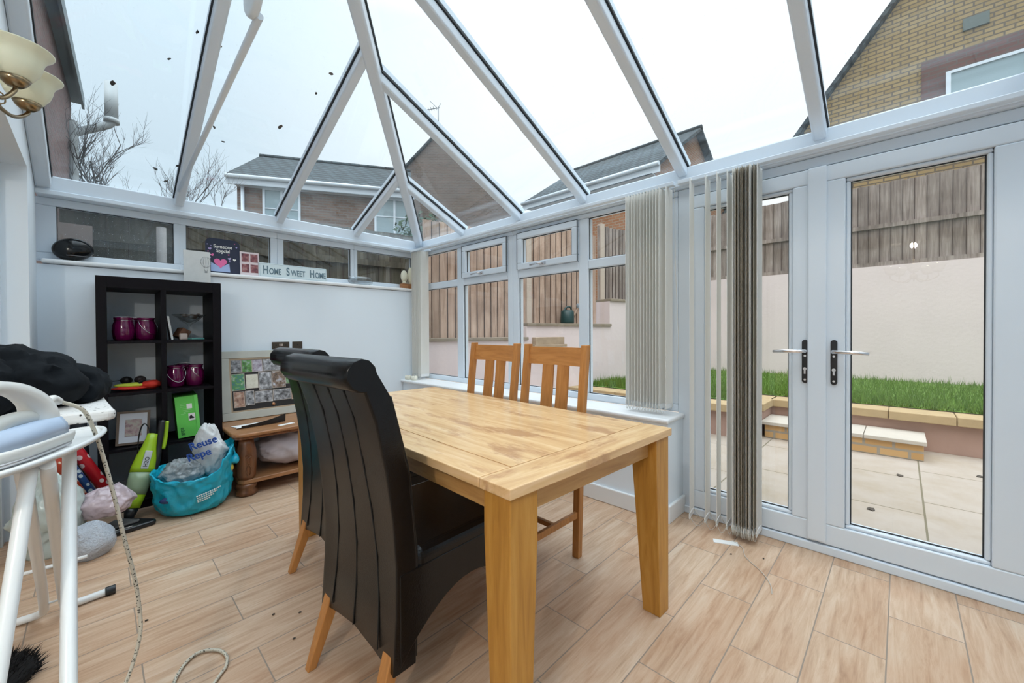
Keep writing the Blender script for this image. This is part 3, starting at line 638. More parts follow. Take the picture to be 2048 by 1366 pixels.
# bare tree
BARK=plain('dark_bark',(.075,.06,.055),.95)
def tree(loc,label,H=4.6,seed=3,spread=.55,lean=(0,0)):
    rnd=random.Random(seed); b=MB()
    def grow(p,d,L,r,lv):
        n=4; pts=[p]; q=p.copy(); dd=d.copy()
        for i in range(n):
            dd=(dd+Vector((rnd.uniform(-.16,.16),rnd.uniform(-.16,.16),rnd.uniform(-.02,.14)))).normalized(); q=q+dd*L/n; pts.append(q.copy())
        b.tube(pts,[r*(1-.45*i/n) for i in range(n+1)],5 if lv>1 else 3,cap=False)
        if lv==0: return
        for i in range(3 if lv>3 else 4):
            t=rnd.uniform(.25,1); k=min(n,max(1,int(t*n+.5))); s=pts[k]
            nd=(dd+Vector((rnd.uniform(-1,1),rnd.uniform(-1,1),rnd.uniform(-.1,.6)))*spread*1.25).normalized()
            grow(s,nd,L*rnd.uniform(.55,.8),r*.55,lv-1)
    o=empty('bare_tree',loc,0,label,'tree')
    grow(Vector((0,0,0)),Vector((lean[0],lean[1],1)).normalized(),H*.42,.07,6)
    b.build('branches',BARK,o); return o
tree((.62,10.4,.2),'bare winter tree with many thin twigs beyond the corner of the brick house',H=5.0,seed=11,spread=.62,lean=(-.02,0))
# dark evergreen shrub low behind the corner
def shrub(loc,r,label):
    b=MB(); rnd=random.Random(5)
    for i in range(2600):
        d=Vector((rnd.gauss(0,1),rnd.gauss(0,1),rnd.gauss(0,1))).normalized()*r*rnd.uniform(.55,1); d.z*=1.25
        a=Vector((rnd.gauss(0,1),rnd.gauss(0,1),rnd.gauss(0,1))).normalized()*.07; c=a.orthogonal().normalized()*.035
        b.add([d-a,d+c,d+a,d-c],[(0,1,2,3)])
    o=empty('evergreen_shrub',loc,0,label,'shrub'); b.build('foliage',plain('evergreen',(.03,.07,.035),.8,var=.5,scale=6),o)
    MB().tube([(0,0,-loc[2]),(0,0,0)],.05,6).build('stem',BARK,o)
shrub((5.0,7.3,2.6),.95,'dark evergreen shrub seen through the roof at the corner of the eaves')
MB().box(2.0,9,8.5,8.62,0,2.75).build('far_panel',FGREY)
COL.objects['far_panel'].name='garden_fence'; tag([o for o in COL.objects if o.name.startswith('garden_fence') and o.type=='MESH'][0],'pale grey far fence behind the evergreen shrub','fence')

# ================================================================ DINING TABLE
T=empty('dining_table',(1.2125,1.574,0),math.radians(-2),'large rectangular worn oak dining table in the middle of the room','table')
hx,hy=.46,.8825
tx0,tx1,ty0,ty1=-hx,hx,-hy,hy; g=.003; bwid=.125
MB().box(tx0+bwid,tx1-bwid,ty0+bwid,ty1-bwid,.722,.75).build('tabletop',TOPY,T,bevel=.0015)
MB().box(tx0,tx0+bwid-g,ty0+bwid,ty1-bwid,.720,.75).build('edge_board',TOPY,T,bevel=.003)
MB().box(tx1-bwid+g,tx1,ty0+bwid,ty1-bwid,.720,.75).build('edge_board',TOPY,T,bevel=.003)
MB().box(tx0,tx1,ty0,ty0+bwid-g,.720,.75).build('end_board',TOPX,T,bevel=.003)
MB().box(tx0,tx1,ty1-bwid+g,ty1,.720,.75).build('end_board',TOPX,T,bevel=.003)
ap=.045
for nm,a,m in (('apron',(tx0+ap,tx0+ap+.022,ty0+.08,ty1-.08),OAKY),('apron',(tx1-ap-.022,tx1-ap,ty0+.08,ty1-.08),OAKY),('apron',(tx0+.08,tx1-.08,ty0+ap,ty0+ap+.022),OAKX),('apron',(tx0+.08,tx1-.08,ty1-ap-.022,ty1-ap),OAKX)):
    MB().box(*a,.645,.720).build(nm,m,T,bevel=.002)
for sx2 in (-1,1):
    for sy in (-1,1):
        x1_,y1_=sx2*(hx-.01),sy*(hy-.01)
        wt,wb2=.105,.075
        q=lambda w2,z:[(x1_-sx2*w2,y1_-sy*w2,z),(x1_,y1_-sy*w2,z),(x1_,y1_,z),(x1_-sx2*w2,y1_,z)]
        bq,tq=q(wb2,0),q(wt,.60); uq=q(wt,.720)
        if sx2*sy<0: bq,tq,uq=bq[::-1],tq[::-1],uq[::-1]
        L=MB(); L.frus(bq,tq); L.frus(tq,uq); L.build('leg',OAK,T,bevel=.003,weld=True)
# ================================================================ BLACK ROLL-BACK CHAIRS (local +x is the front)
def leather_chair(loc,rz,label):
    o=empty('leather_chair',loc,rz,label,'chair','black leather roll back dining chairs')
    W=.235; zb=.20
    # rear face profile (x,z) and front face profile
    rear=[(.0,zb),(.012,.35),(.014,.48),(.004,.62),(-.016,.76),(-.045,.90),(-.075,.985)]
    cx,cz,cr_=-.088,1.035,.045
    roll=[(cx+cr_*math.cos(math.radians(a)),cz+cr_*math.sin(math.radians(a))) for a in (-100,-130,-165,-200,-235,-270,-300,-330,-355)]
    front=[(.0,.97),(.03,.86),(.06,.74),(.075,.60),(.085,.50),(.085,.36),(.08,zb)]
    # near the rear edge the roll tucks in
    prof=rear+[(cx+.012,cz-cr_-.002)]+roll+front
    b=MB(); n=len(prof); ysn=[-W,-W+.012,-W*.5,0,W*.5,W-.012,W]
    for j,y in enumerate(ysn):
        e=.94 if j in (0,len(ysn)-1) else 1
        for i,(x,z) in enumerate(prof):
            dz=0
            if i in (0,n-1): dz=-.02*abs(y/W)**2+.02*(1-abs(y/W))+0
            mx_=sum(p[0] for p in prof)/n
            b.v.append(Vector((mx_+(x-mx_)*e,y,z+dz)))
    for j in range(len(ysn)-1):
        for i in range(n):
            i2=(i+1)%n; b.f.append([j*n+i,j*n+i2,(j+1)*n+i2,(j+1)*n+i]); b.sm.append(True)
    b.f.append(list(range(n))); b.sm.append(False); b.f.append([(len(ysn)-1)*n+i for i in range(n)][::-1]); b.sm.append(False)
    bk=b.build('backrest',LEATHER,o,bevel=.006,weld=True)
    # stitched seams running down the rear face
    sm=MB()
    for y0,y1 in ((-.105,-.150),(.0,.0),(.105,.150)):
        pts=[]
        for i,(x,z) in enumerate(rear):
            t=i/(len(rear)-1); pts.append((x-.0012,y1+(y0-y1)*min(1,t*1.6),z+(.02 if i==0 else 0)))
        sm.tube(spline(pts,4),.0022,5)
    sm.build('seam',plain('black_thread',(.004,.004,.004),.6),bk)
    mx0=sum(q[0] for q in prof)/n
    for sg_ in (-1,1):
        MB().tube(spline([(mx0+(x-mx0)*.965,sg_*(W-.004),z) for x,z in front[::-1]],4),.0035,6).build('piping',LEATHER,bk)
    # seat cushion
    s=MB(); 
    s.box(.075,.50,-W,W,.42,.505); s.build('seat',LEATHER,o,bevel=.03,seg=5)
    # skirt panels with arched lower edge
    def skirt_panel(y,nm):
        k=14; top=[]; bot=[]
        for i in range(k+1):
            t=i/k; x=.02+.475*t; z=zb-.01+.145*math.sin(math.pi*min(1,t*.93))**.85+.03*t
            top.append((x,.46)); bot.append((x,z))
        poly=bot+top[::-1]
        M=Matrix(((1,0,0,0),(0,0,1,y),(0,1,0,0),(0,0,0,1)))
        return MB().prism(poly,-.012,.012,M).build(nm,LEATHER,o,bevel=.004,weld=True)
    skirt_panel(-W+.010,'skirt'); skirt_panel(W-.010,'skirt')
    k=12; poly=[(-W+.01+(2*W-.02)*i/k,.22+.10*math.sin(math.pi*i/k)**.7) for i in range(k+1)]+[(W-.01,.46),(-W+.01,.46)]
    MB().prism(poly,.475,.497,Matrix(((0,0,1,0),(1,0,0,0),(0,1,0,0),(0,0,0,1)))).build('skirt',LEATHER,o,bevel=.004,weld=True)
    for y in (-.195,.195):
        MB().leg((-.055,y*1.02,0),(.03,y,.24),.028,.046).build('leg',CHOAK,o,bevel=.003)
        MB().leg((.475,y,0),(.465,y,.30),.028,.045).build('leg',CHOAK,o,bevel=.003)
    return o
leather_chair((.56,1.25,0),math.radians(2),'black leather roll back chair nearest the camera, pushed in at the worn oak table')
leather_chair((.70,1.90,0),math.radians(1),'black leather roll back chair half hidden behind the nearer black chair')
# ================================================================ OAK SLAT CHAIRS (local +x is the front)
def oak_chair(loc,rz,label):
    o=empty('oak_chair',loc,rz,label,'chair','oak slat back dining chairs')
    W=.20
    for s in (-1,1):
        q=[(.02,0,.034),(.0,.45,.038),(-.03,.78,.036),(-.065,1.075,.034)]
        b=MB()
        for i in range(3):
            (xa,za,wa_),(xb_,zb_,wb_)=q[i],q[i+1]
            f=lambda x,z,w_:[(x-w_/2,s*W-.019,z),(x+w_/2,s*W-.019,z),(x+w_/2,s*W+.019,z),(x-w_/2,s*W+.019,z)]
            b.frus(f(xa,za,wa_),f(xb_,zb_,wb_))
        b.build('back_post',CHOAK,o,bevel=.003,weld=True)
        MB().leg((.40,s*W,0),(.40,s*W,.44),.028,.038).build('front_leg',CHOAK,o,bevel=.003)
        MB().box(.02,.39,s*W-.009,s*W+.009,.20,.232).build('stretcher',CHOAK,o,bevel=.002)
    b=MB(); n=8  # gently curved crest rail
    for i in range(n):
        y0,y1=-W+.019+(2*W-.038)*i/n,-W+.019+(2*W-.038)*(i+1)/n
        c=lambda y:-.018*(1-(y/W)**2)
        b.frus([(-.066+c(y0),y0,.962),(-.044+c(y0),y0,.962),(-.044+c(y1),y1,.962),(-.066+c(y1),y1,.962)],[(-.080+c(y0),y0,1.06),(-.058+c(y0),y0,1.06),(-.058+c(y1),y1,1.06),(-.080+c(y1),y1,1.06)])
    b.build('crest_rail',CHOAKY,o,weld=True)
    MB().box(-.02,.0,-W+.019,W-.019,.50,.55).build('lower_rail',CHOAKY,o,bevel=.002)
    for y in (-.052,.052):
        b=MB(); pts=[(-.012,.54),(-.036,.68),(-.054,.82),(-.070,.97)]
        for (xa,za),(xb_,zb_) in zip(pts,pts[1:]):
            f=lambda x,z:[(x-.007,y-.037,z),(x+.007,y-.037,z),(x+.007,y+.037,z),(x-.007,y+.037,z)]
            b.frus(f(xa,za),f(xb_,zb_))
        b.build('slat',CHOAK,o,weld=True)
    MB().box(.0,.43,-.215,.215,.445,.48).build('seat',plain('dark_seat_pad',(.03,.02,.018),.5),o,bevel=.012)
    MB().box(.02,.40,-W,-W+.02,.385,.445).box(.02,.40,W-.02,W,.385,.445).box(.38,.40,-W,W,.385,.445).box(.0,.02,-W,W,.385,.445).build('seat_frame',CHOAK,o)
    MB().box(.19,.21,-W,W,.205,.228).build('stretcher',CHOAKY,o,bevel=.002)
    return o
oak_chair((1.715,1.385,0),math.pi,'oak slat back chair nearer the glass doors on the window side of the table')
oak_chair((1.735,1.895,0),math.pi,'oak slat back chair nearer the end wall on the window side of the table')

# ================================================================ BLINDS
def blind(name,label,slats,z0,z1,rail,mats,chain=True,hw=.0445):
    o=empty(name,(0,0,0),0,label,'blind')
    MB().box(*rail).build('headrail',W_PVC,o,bevel=.004)
    for i,(x,y,a,m) in enumerate(slats):
        M=Matrix.Translation((x,y,0))@Matrix.Rotation(a,4,'Z')
        b=MB(); t=.0011; k=6
        for j in range(k):
            x0_=-hw+2*hw*j/k; x1_=-hw+2*hw*(j+1)/k; c=lambda q:.006*(1-(q/hw)**2)
            b.add([(x0_,c(x0_)-t,z0),(x1_,c(x1_)-t,z0),(x1_,c(x1_)+t,z0),(x0_,c(x0_)+t,z0),(x0_,c(x0_)-t,z1),(x1_,c(x1_)-t,z1),(x1_,c(x1_)+t,z1),(x0_,c(x0_)+t,z1)],[(0,3,2,1),(4,5,6,7),(0,1,5,4),(2,3,7,6)]+([(3,0,4,7)] if j==0 else [])+([(1,2,6,5)] if j==k-1 else []),M)
        s=b.build('slat',m,o,weld=True)
        MB().box(-hw+.004,hw-.004,.0,.006,z0+.002,z0+.030,M).tube([M@Vector((0,.004,z1)),M@Vector((0,.004,z1+.015))],.004,6).build('bottom_weight',WPLAST,s)
    if chain:
        b=MB(); xs_=sorted(slats,key=lambda q:-q[1])
        for sd in (-1,1):
            for p,q in zip(xs_,xs_[1:]):
                d=abs(p[1]-q[1])
                P0=Matrix.Translation((p[0],p[1],0))@Matrix.Rotation(p[2],4,'Z')@Vector((sd*hw,0,z0+.02)); P1=Matrix.Translation((q[0],q[1],0))@Matrix.Rotation(q[2],4,'Z')@Vector((sd*hw,0,z0+.02))
                pts=[P0.lerp(P1,t)+Vector((0,0,-.045*math.sin(math.pi*t))) for t in (0,.2,.4,.6,.8,1)]
                for r in pts: r.z=max(r.z,.006)
                b.tube(pts,.0016,5)
        b.build('bead_chain',plain('silver_bead_chain',(.55,.53,.48),.35,metal=.4),o)
    return o
rnd=random.Random(2)
sl=[(2.465+rnd.uniform(-.002,.002),1.295-.0205*i,-.12+rnd.uniform(-.02,.02),SLAT) for i in range(12)]+[(2.472,1.035,.0,SLAT)]
blind('vertical_blind','stack of cream vertical blind slats at the right end of the long window',sl,.665,2.03,(2.45,2.49,1.0,3.95,2.035,2.06),None,hw=.05)
sl=[(2.51+rnd.uniform(-.004,.004),3.93-.028*i,rnd.uniform(-.06,.06),SLAT) for i in range(7)]
blind('vertical_blind','narrow stack of cream vertical blind slats in the corner by the end wall',sl,.655,2.03,(2.53,2.56,3.70,3.95,2.03,2.045),None,hw=.055)
sl=[(2.45,.89,.15,SLAT),(2.46,.805,.1,SLAT),(2.46,.745,.12,SLAT),(2.47,.692,.05,SLAT)]
for i in range(17):
    sl.append((2.475+rnd.uniform(-.012,.012),.668-.0068*i,rnd.uniform(-.07,.07),SLATD if rnd.random()<.72 else SLAT))
sl.append((2.48,.548,.02,SLAT))
blind('vertical_blind','long weathered vertical blind slats bunched in front of the left glass door',sl,.05,2.03,(2.46,2.50,-.45,.98,2.035,2.06),None,hw=.06)
pc=MB().tube(spline([(2.47,1.0,2.03),(2.475,.995,1.5),(2.49,.985,1.1),(2.48,.99,.95)]),.0012,5)
tag(pc.build('blind_cord',plain('pale_cord',(.7,.68,.62),.7)),'pale pull cord hanging beside the cream window blind','cord')
cc=MB().tube(spline([(2.40,.66,.004),(2.36,.60,.004),(2.27,.56,.004),(2.18,.47,.004),(2.10,.42,.004),(2.03,.40,.004)]),.0018,5)
tag(cc.build('bead_chain',plain('silver_floor_chain',(.6,.56,.5),.4)),'thin broken bead chain trailing on the floor from the door blind','chain')
lb=MB().box(-.06,.06,-.02,.02,0,.003).build('slat_weight',PAPER,loc=(2.36,.68,0)); lb.rotation_euler=(0,0,-1.15); tag(lb,'loose white blind weight plate lying on the floor under the blind','blind weight')
# cobweb strand of dust on tape
# ================================================================ SHELF UNIT
K=empty('shelf_unit',(.32,3.775,0),0,'tall black brown open cube shelf unit against the end wall','shelf unit')
kx,ky,kz=.32,.195,1.51
MB().box(-kx,-kx+.05,-ky,ky,0,kz).build('side_panel',BLKBRN,K,bevel=.002); MB().box(kx-.05,kx,-ky,ky,0,kz).build('side_panel',BLKBRN,K,bevel=.002)
MB().box(-kx+.05,kx-.05,-ky,ky,kz-.072,kz).build('top_panel',BLKBRN,K,bevel=.002); MB().box(-kx+.05,kx-.05,-ky,ky,.0,.055).build('base_panel',BLKBRN,K,bevel=.002)
SH=[1.10,.765,.405]
for z in SH: MB().box(-kx+.05,kx-.05,-ky+.006,ky,z-.018,z).build('shelf',BLKBRN,K,bevel=.001)
for a,c in zip([kz-.072]+[z-.018 for z in SH],SH+[.055]): MB().box(-.014,.014,-ky+.004,ky,c,a).build('divider',BLKBRN,K)
# magenta glass jars with wire handles
MAG=plain('magenta_glass',(.18,.006,.085),.08,coat=.4,trans=.35)
def jar(loc,label,hang=1,rz=0):
    o=empty('glass_lantern',loc,rz,label,'jar','magenta glass jar lanterns on the shelf unit')
    MB().lathe([(0,0),(.042,0),(.050,.012),(.055,.06),(.052,.105),(.044,.128),(.044,.14),(.048,.145),(.048,.152),(.041,.152),(.040,.13),(.048,.10),(.051,.06),(.045,.012),(0,.008)],28).build('glass_body',MAG,o)
    b=MB().tube([(.047*math.cos(t*math.pi/8),.047*math.sin(t*math.pi/8),.134) for t in range(16)],.0014,5,closed=True)
    if hang: b.tube(spline([(-.048,0,.134),(-.045,-.03,.09),(-.01,-.056,.045),(.03,-.056,.04),(.058,-.02,.09),(.048,0,.134)]),.0013,5)
    else: b.tube(spline([(-.048,0,.134),(-.04,0,.155),(0,.01,.16),(.04,0,.155),(.048,0,.134)]),.0013,5)
    b.build('wire_handle',CHROME,o)
jar((.128,3.72,1.101),'left magenta glass jar lantern on the top left shelf',0)
jar((.240,3.72,1.101),'right magenta glass jar lantern on the top left shelf, wire handle hanging in front',1,.5)
jar((.184,3.83,1.101),'magenta glass jar lantern behind the other two on the top left shelf',0)
jar((.390,3.72,.766),'left magenta glass jar lantern on the second shelf at right',1)
jar((.503,3.72,.766),'right magenta glass jar lantern on the second shelf at right',1,.9)
jar((.446,3.83,.766),'magenta glass jar lantern behind the other two on the second shelf',0)
# glass dish on stem with bits in it
CLR=glassmat('clear_glass',(.93,.95,.96),2.2)
gd=empty('glass_dish',(.475,3.74,1.101),0,'clear stemmed glass dish holding small decorations on the top right shelf','dish')
MB().lathe([(0,0),(.038,.001),(.036,.005),(.006,.012),(.005,.09),(.012,.11),(.05,.135),(.078,.165),(.10,.178),(.098,.181),(.075,.17),(.045,.142),(0,.118)],28).build('glass_bowl',CLR,gd)
dc=empty('trinket_pile',(.49,3.74,1.235),0,'small brown and grey trinkets piled in the stemmed glass dish','trinkets')
b=MB(); b2_=MB()
for i in range(14):
    a=rnd.random()*6.28; r=rnd.uniform(.01,.055); (b if i%2 else b2_).ball((r*math.cos(a),r*math.sin(a),.018+r*.42+rnd.uniform(0,.012)),(.014,.011,.009),8,6)
b.build('brown_pebbles',plain('pebble_brown',(.12,.09,.07),.5),dc); b2_.build('grey_pebbles',plain('pebble_grey',(.25,.25,.26),.4),dc)
bk_=MB().box(-.006,.006,-.06,.06,0,.165); o=bk_.build('book',PAPER,loc=(.372,3.72,1.103)); o.rotation_euler=(0,-.14,0); tag(o,'thin white book leaning against the divider on the top right shelf','book')
o=MB().box(-.03,.03,-.04,.04,0,.07).build('box',plain('brown_card',(.20,.09,.05),.7),loc=(.425,3.80,1.112)); o.rotation_euler=(0,.5,.3); tag(o,'small brown box tilted behind the white book','box')
o=MB().box(-.022,.022,-.022,.022,0,.045).build('candle_holder',plain('beige_stone',(.48,.40,.36),.7),loc=(.435,3.69,1.101),bevel=.006); tag(o,'small square beige candle holder beside the glass dish','candle holder')
o=MB().box(-.04,.04,-.03,.03,0,.012).build('card_pack',plain('teal_pack',(.10,.30,.28),.4),loc=(.505,3.67,1.101),bevel=.004); o.rotation_euler=(0,0,.3); tag(o,'small teal packet lying under the glass dish','packet')
# gloves
def blob(name,mat,loc,rad,label,cat,rz=0,seed=0,amp=.25,fr=6,n=26,m=14,group=None,flat=0,parent=None):
    def fn(d):
        p=Vector((d.x*rad[0],d.y*rad[1],d.z*rad[2]))
        return 1+amp*noise.noise(p*fr+Vector((seed*3.1,seed,seed*1.7)))+amp*.5*noise.noise(p*fr*2.7+Vector((seed,5,2)))+amp*.25*(1-abs(noise.noise(p*fr*5+Vector((seed,1,9))))*2)
    b=MB().ball((0,0,0),rad,n,m,fn=fn)
    if flat:
        for v in b.v: v.z=max(v.z,-rad[2]*flat)
    zmin=min(v.z for v in b.v)
    for v in b.v: v.z-=zmin
    o=b.build(name,mat,parent,loc=loc); o.rotation_euler=(0,0,rz)
    if not parent: tag(o,label,cat,group)
    return o
RED=plain('red_fabric',(.60,.03,.015),.7); YEL=plain('yellow_green_fabric',(.52,.62,.06),.7)
gl=empty('glove_pair',(.16,3.70,.766),0,'folded red and yellow gloves on the second shelf at left','gloves')
blob('red_base',RED,(0,0,0),(.10,.05,.014),None,None,.1,1,.3,14,parent=gl)
blob('yellow_top',YEL,(-.01,.0,.018),(.065,.035,.016),None,None,-.2,2,.3,14,parent=gl)
o=blob('folded_glove',RED,(.258,3.685,.767),(.058,.042,.026),'bright red folded glove with black cuff at the shelf front','glove',-.35,4,.3,14)
blob('black_cuff',BLACK,(-.052,0,.006),(.014,.036,.024),None,None,0,4,.2,14,parent=o)
gs=empty('sunglasses',(.18,3.86,.766),0,'dark wire framed glasses standing behind the gloves','glasses')
b=MB()
for x in (-.035,.035): b.tube([(x+.03*math.cos(t*math.pi/8),0,.055+.024*math.sin(t*math.pi/8)) for t in range(16)],.003,6,closed=True)
b.tube([(-.065,0,.06),(-.12,.02,.05),(-.13,-.02,.01)],.002,5); b.build('wire_frame',BLACK,gs)
MB().lathe([(0,0),(.028,0),(.028,.002),(0,.002)],16,frameM((-.035,0,.055),(1,0,0),(0,0,1))).lathe([(0,0),(.028,0),(.028,.002),(0,.002)],16,frameM((.035,0,.055),(1,0,0),(0,0,1))).build('lens',glassmat('dark_lens',(.35,.3,.3),1.5),gs)
# picture frame on third shelf
def photo_mat(name,cols,scale=14,seed=0):
    m,nt,p=newmat(name); tc=N(nt,'TexCoord'); mp=N(nt,'Mapping'); mp.inputs['Location'].default_value=(seed*3.7,seed*1.3,seed*2.1); nt.links.new(tc.outputs['Object'],mp.inputs[0])
    n=N(nt,'TexNoise',Scale=float(scale),Detail=5.0,Roughness=.6); nt.links.new(mp.outputs[0],n.inputs[0])
    k=len(cols); r=ramp(nt,n.outputs['Fac'],[(.30+.4*i/(k-1),c) for i,c in enumerate(cols)]); nt.links.new(r.outputs[0],p.inputs['Base Color']); p.inputs['Roughness'].default_value=.35; return m
pf=empty('picture_frame',(.162,3.66,.411),0,'bronze framed photograph with white mount leaning on the third shelf','picture frame')
M=Matrix.Rotation(math.radians(-12),4,'X')@Matrix.Rotation(math.radians(3),4,'Y')
b=MB(); 
for a in ((-.082,.082,0,.014),(-.082,.082,.206,.22),(-.082,-.068,.014,.206),(.068,.082,.014,.206)): b.box(a[0],a[1],-.008,.012,a[2],a[3],M)
b.build('frame_moulding',plain('bronze_frame',(.17,.115,.08),.4),pf)
MB().box(-.07,.07,-.002,.008,.012,.208,M).build('mount',plain('white_mount',(.72,.74,.8),.8),pf)
MB().box(-.04,.042,-.004,.0,.055,.165,M).build('photograph',photo_mat('wedding_photo',[(.06,.05,.06),(.45,.30,.30),(.50,.47,.40),(.30,.28,.26)],28,1),pf)
# green shoe box
GB=plain('lime_green_card',(.14,.62,.10),.5)
gb=empty('shoe_box',(.456,3.63,.413),math.radians(-3),'lime green cardboard shoe box standing on end on the third shelf','box')
Mg=Matrix.Rotation(math.radians(-4),4,'Y')
MB().box(-.062,.062,0,.26,0,.29,Mg).build('carton',GB,gb,bevel=.002)
MB().box(.045,.066,-.004,.262,-.0,.292,Mg).build('lid',plain('lime_green_lid',(.17,.68,.13),.5),gb,bevel=.002)
MB().box(.0,.03,-.003,-.001,.20,.235,Mg).build('white_sticker',PAPER,gb); MB().box(.005,.042,-.003,-.001,.115,.165,Mg).build('white_sticker',PAPER,gb)
MB().add([(.010,-.004,.128),(.036,-.004,.128),(.036,-.004,.137),(.026,-.004,.144),(.022,-.004,.156),(.016,-.004,.150),(.010,-.004,.144)],[(0,1,2,3,4,5,6)],Mg).build('shoe_picture',BLACK,gb)
lettering('lettering','grps',.032,plain('dark_green_ink',(.02,.15,.04),.5),gb,Mg@frameM((-.028,-.0015,.018),(0,0,1),(-1,0,0)),.0008,1,'LEFT')
b=MB()
for k in range(7): b.box(-.03+.002*k,.028,-.0025,-.001,.238-.012*k,.2405-.012*k,Mg) if k in (3,4,5) else b.box(-.035,-.008,-.0025,-.001,.238-.012*k,.2405-.012*k,Mg)
b.build('small_print',plain('pale_print',(.35,.72,.30),.5),gb)
# hot air balloon print on top of the unit
bp=empty('balloon_print',(.553,3.925,1.511),0,'pale print of a hot air balloon leaning on the wall above the shelf unit','print')
Mb=Matrix.Rotation(math.radians(-3.5),4,'X')
MB().box(-.083,.083,-.003,.003,0,.275,Mb).build('sheet',plain('cream_sheet',(.66,.67,.66),.8,var=.1,scale=25),bp)
b=MB(); cxb,czb=.055,.19
GREY=plain('pencil_grey',(.33,.34,.35),.8)
for sx3 in (-1,-.5,0,.5,1):
    pts=[(cxb+sx3*.034*math.sin(math.pi*(.12+.8*t)),-.0045,czb+.045-.085*t) for t in [i/8 for i in range(9)]]; b.tube([Mb@Vector(p) for p in pts],.0011,4)
b.tube([Mb@Vector((cxb-.013,-.0045,czb-.04)),Mb@Vector((cxb-.007,-.0045,czb-.065))],.0009,4).tube([Mb@Vector((cxb+.013,-.0045,czb-.04)),Mb@Vector((cxb+.007,-.0045,czb-.065))],.0009,4)
b.box(cxb-.008,cxb+.008,-.006,-.003,czb-.08,czb-.065,Mb); b.build('balloon_drawing',GREY,bp)

# ================================================================ SILL ITEMS (end wall window board, top at z 1.635)
SZ=1.636
hm=empty('helmet',(-.10,4.015,SZ),0,'shiny black rounded helmet lying at the left end of the high window sill','helmet')
HB=plain('gloss_black_shell',(.006,.007,.008),.12,coat=.1,spec=.35)
b=MB().ball((0,0,.075),(.098,.05,.078),32,20,fn=lambda d:1+.05*d.x*d.z-.10*max(0,-d.z)*(d.x>0)); b.build('shell',HB,hm)
MB().box(-.03,.07,-.052,-.049,.03,.034).build('visor_line',plain('grey_trim',(.12,.12,.13),.4),hm)
# card: SOMEONE SPECIAL
cd=empty('greeting_card',(.735,4.0,SZ),0,'tall navy Someone Special card with hearts on the high window sill','card')
NAVY=plain('navy_card',(.015,.02,.05),.5); Mc=Matrix.Rotation(math.radians(-5),4,'X')
def rrect(w_,h_,r,n=6):
    P=[]
    for cx_,cz_,a0 in ((w_/2-r,h_-r,0),(-w_/2+r,h_-r,90),(-w_/2+r*.2,r*.2,180),(w_/2-r*.2,r*.2,270)):
        rr=r if a0<180 else r*.2
        for i in range(n+1): a=math.radians(a0+90*i/n); P.append((cx_+rr*math.cos(a),cz_+rr*math.sin(a)))
    return P
MXZ=Matrix(((1,0,0,0),(0,0,1,0),(0,1,0,0),(0,0,0,1)))
MB().prism(rrect(.235,.285,.045),-.002,.002,Mc@MXZ).build('card_board',NAVY,cd)
def heart(cx_,cz_,s,rot=0):
    P=[]
    for i in range(20):
        t=2*math.pi*i/20; x=16*math.sin(t)**3/17*s; z=(13*math.cos(t)-5*math.cos(2*t)-2*math.cos(3*t)-math.cos(4*t))/17*s
        P.append((cx_+x*math.cos(rot)-z*math.sin(rot),cz_+x*math.sin(rot)+z*math.cos(rot)))
    return P
PINKH=plain('pink_heart',(.80,.16,.38),.5); WH=plain('white_ink',(.85,.85,.8),.6); LIL=plain('lilac_ink',(.42,.36,.62),.6); BLU=plain('pale_blue_envelope',(.36,.47,.72),.6)
MB().add([(-.085,-.0035,.012),(.045,-.0035,.012),(.04,-.0035,.085),(-.02,-.0035,.05),(-.085,-.0035,.085)],[(0,1,2,3,4)],Mc).build('envelope_print',BLU,cd)
MB().prism(heart(-.02,.085,.048),-.0045,-.003,Mc@MXZ).build('big_heart',PINKH,cd)
b=MB(); b2_=MB(); b3=MB(); r5=random.Random(9)
for i in range(34):
    x,z=r5.uniform(-.105,.105),r5.uniform(.10,.27)
    if abs(x)<.075 and .165<z<.235 : continue
    if z<.14 and abs(x+.02)<.055: continue
    (b,b2_,b3)[i%3].prism(heart(x,z,r5.choice([.005,.007,.012]),r5.uniform(-.5,.5)),-.0035,-.002,Mc@MXZ)
b.build('small_hearts',WH,cd); b2_.build('small_hearts',PINKH,cd); b3.build('small_hearts',LIL,cd)
lettering('lettering','Someone',.040,WH,cd,Mc@frameM((-.0,-.0025,.207),(1,0,0.0),(0,0,1)),.0008,.85)
lettering('lettering','Special',.040,WH,cd,Mc@frameM((0,-.0025,.172),(1,0,0.0),(0,0,1)),.0008,.85)
ph=empty('photo_card',(.92,3.995,SZ),0,'white card with four small family photographs on the high window sill','photo card')
MB().box(-.07,.07,-.002,.002,0,.20,Mc).build('card_board',plain('pink_white_card',(.75,.66,.68),.6),ph)
for i,(x,z) in enumerate(((-.058,.115),(.006,.115),(-.058,.025),(.006,.025))):
    MB().box(x,x+.054,-.0035,-.002,z,z+.07,Mc).build('photograph',photo_mat('small_photo',[(.05,.03,.04),(.28,.09,.10),(.50,.32,.30)],30,i+2),ph)
sg=empty('sign',(1.268,3.985,SZ-.003),0,'pale blue wooden HOME SWEET HOME sign on the high window sill','sign')
MB().box(-.285,.285,-.006,.006,0,.125,Mc).build('board',plain('sign_blue_white',(.66,.76,.79),.6),sg,bevel=.004)
b=MB(); bo=plain('grey_blue_ink',(.13,.21,.26),.7)
for a in ((-.277,.277,.117,.119),(-.277,.277,.006,.008),(-.277,-.275,.006,.119),(.275,.277,.006,.119)): b.box(a[0],a[1],-.0075,-.005,a[2],a[3],Mc)
b.build('border_line',plain('pale_blue_line',(.40,.52,.58),.7),sg)
xx=-.255
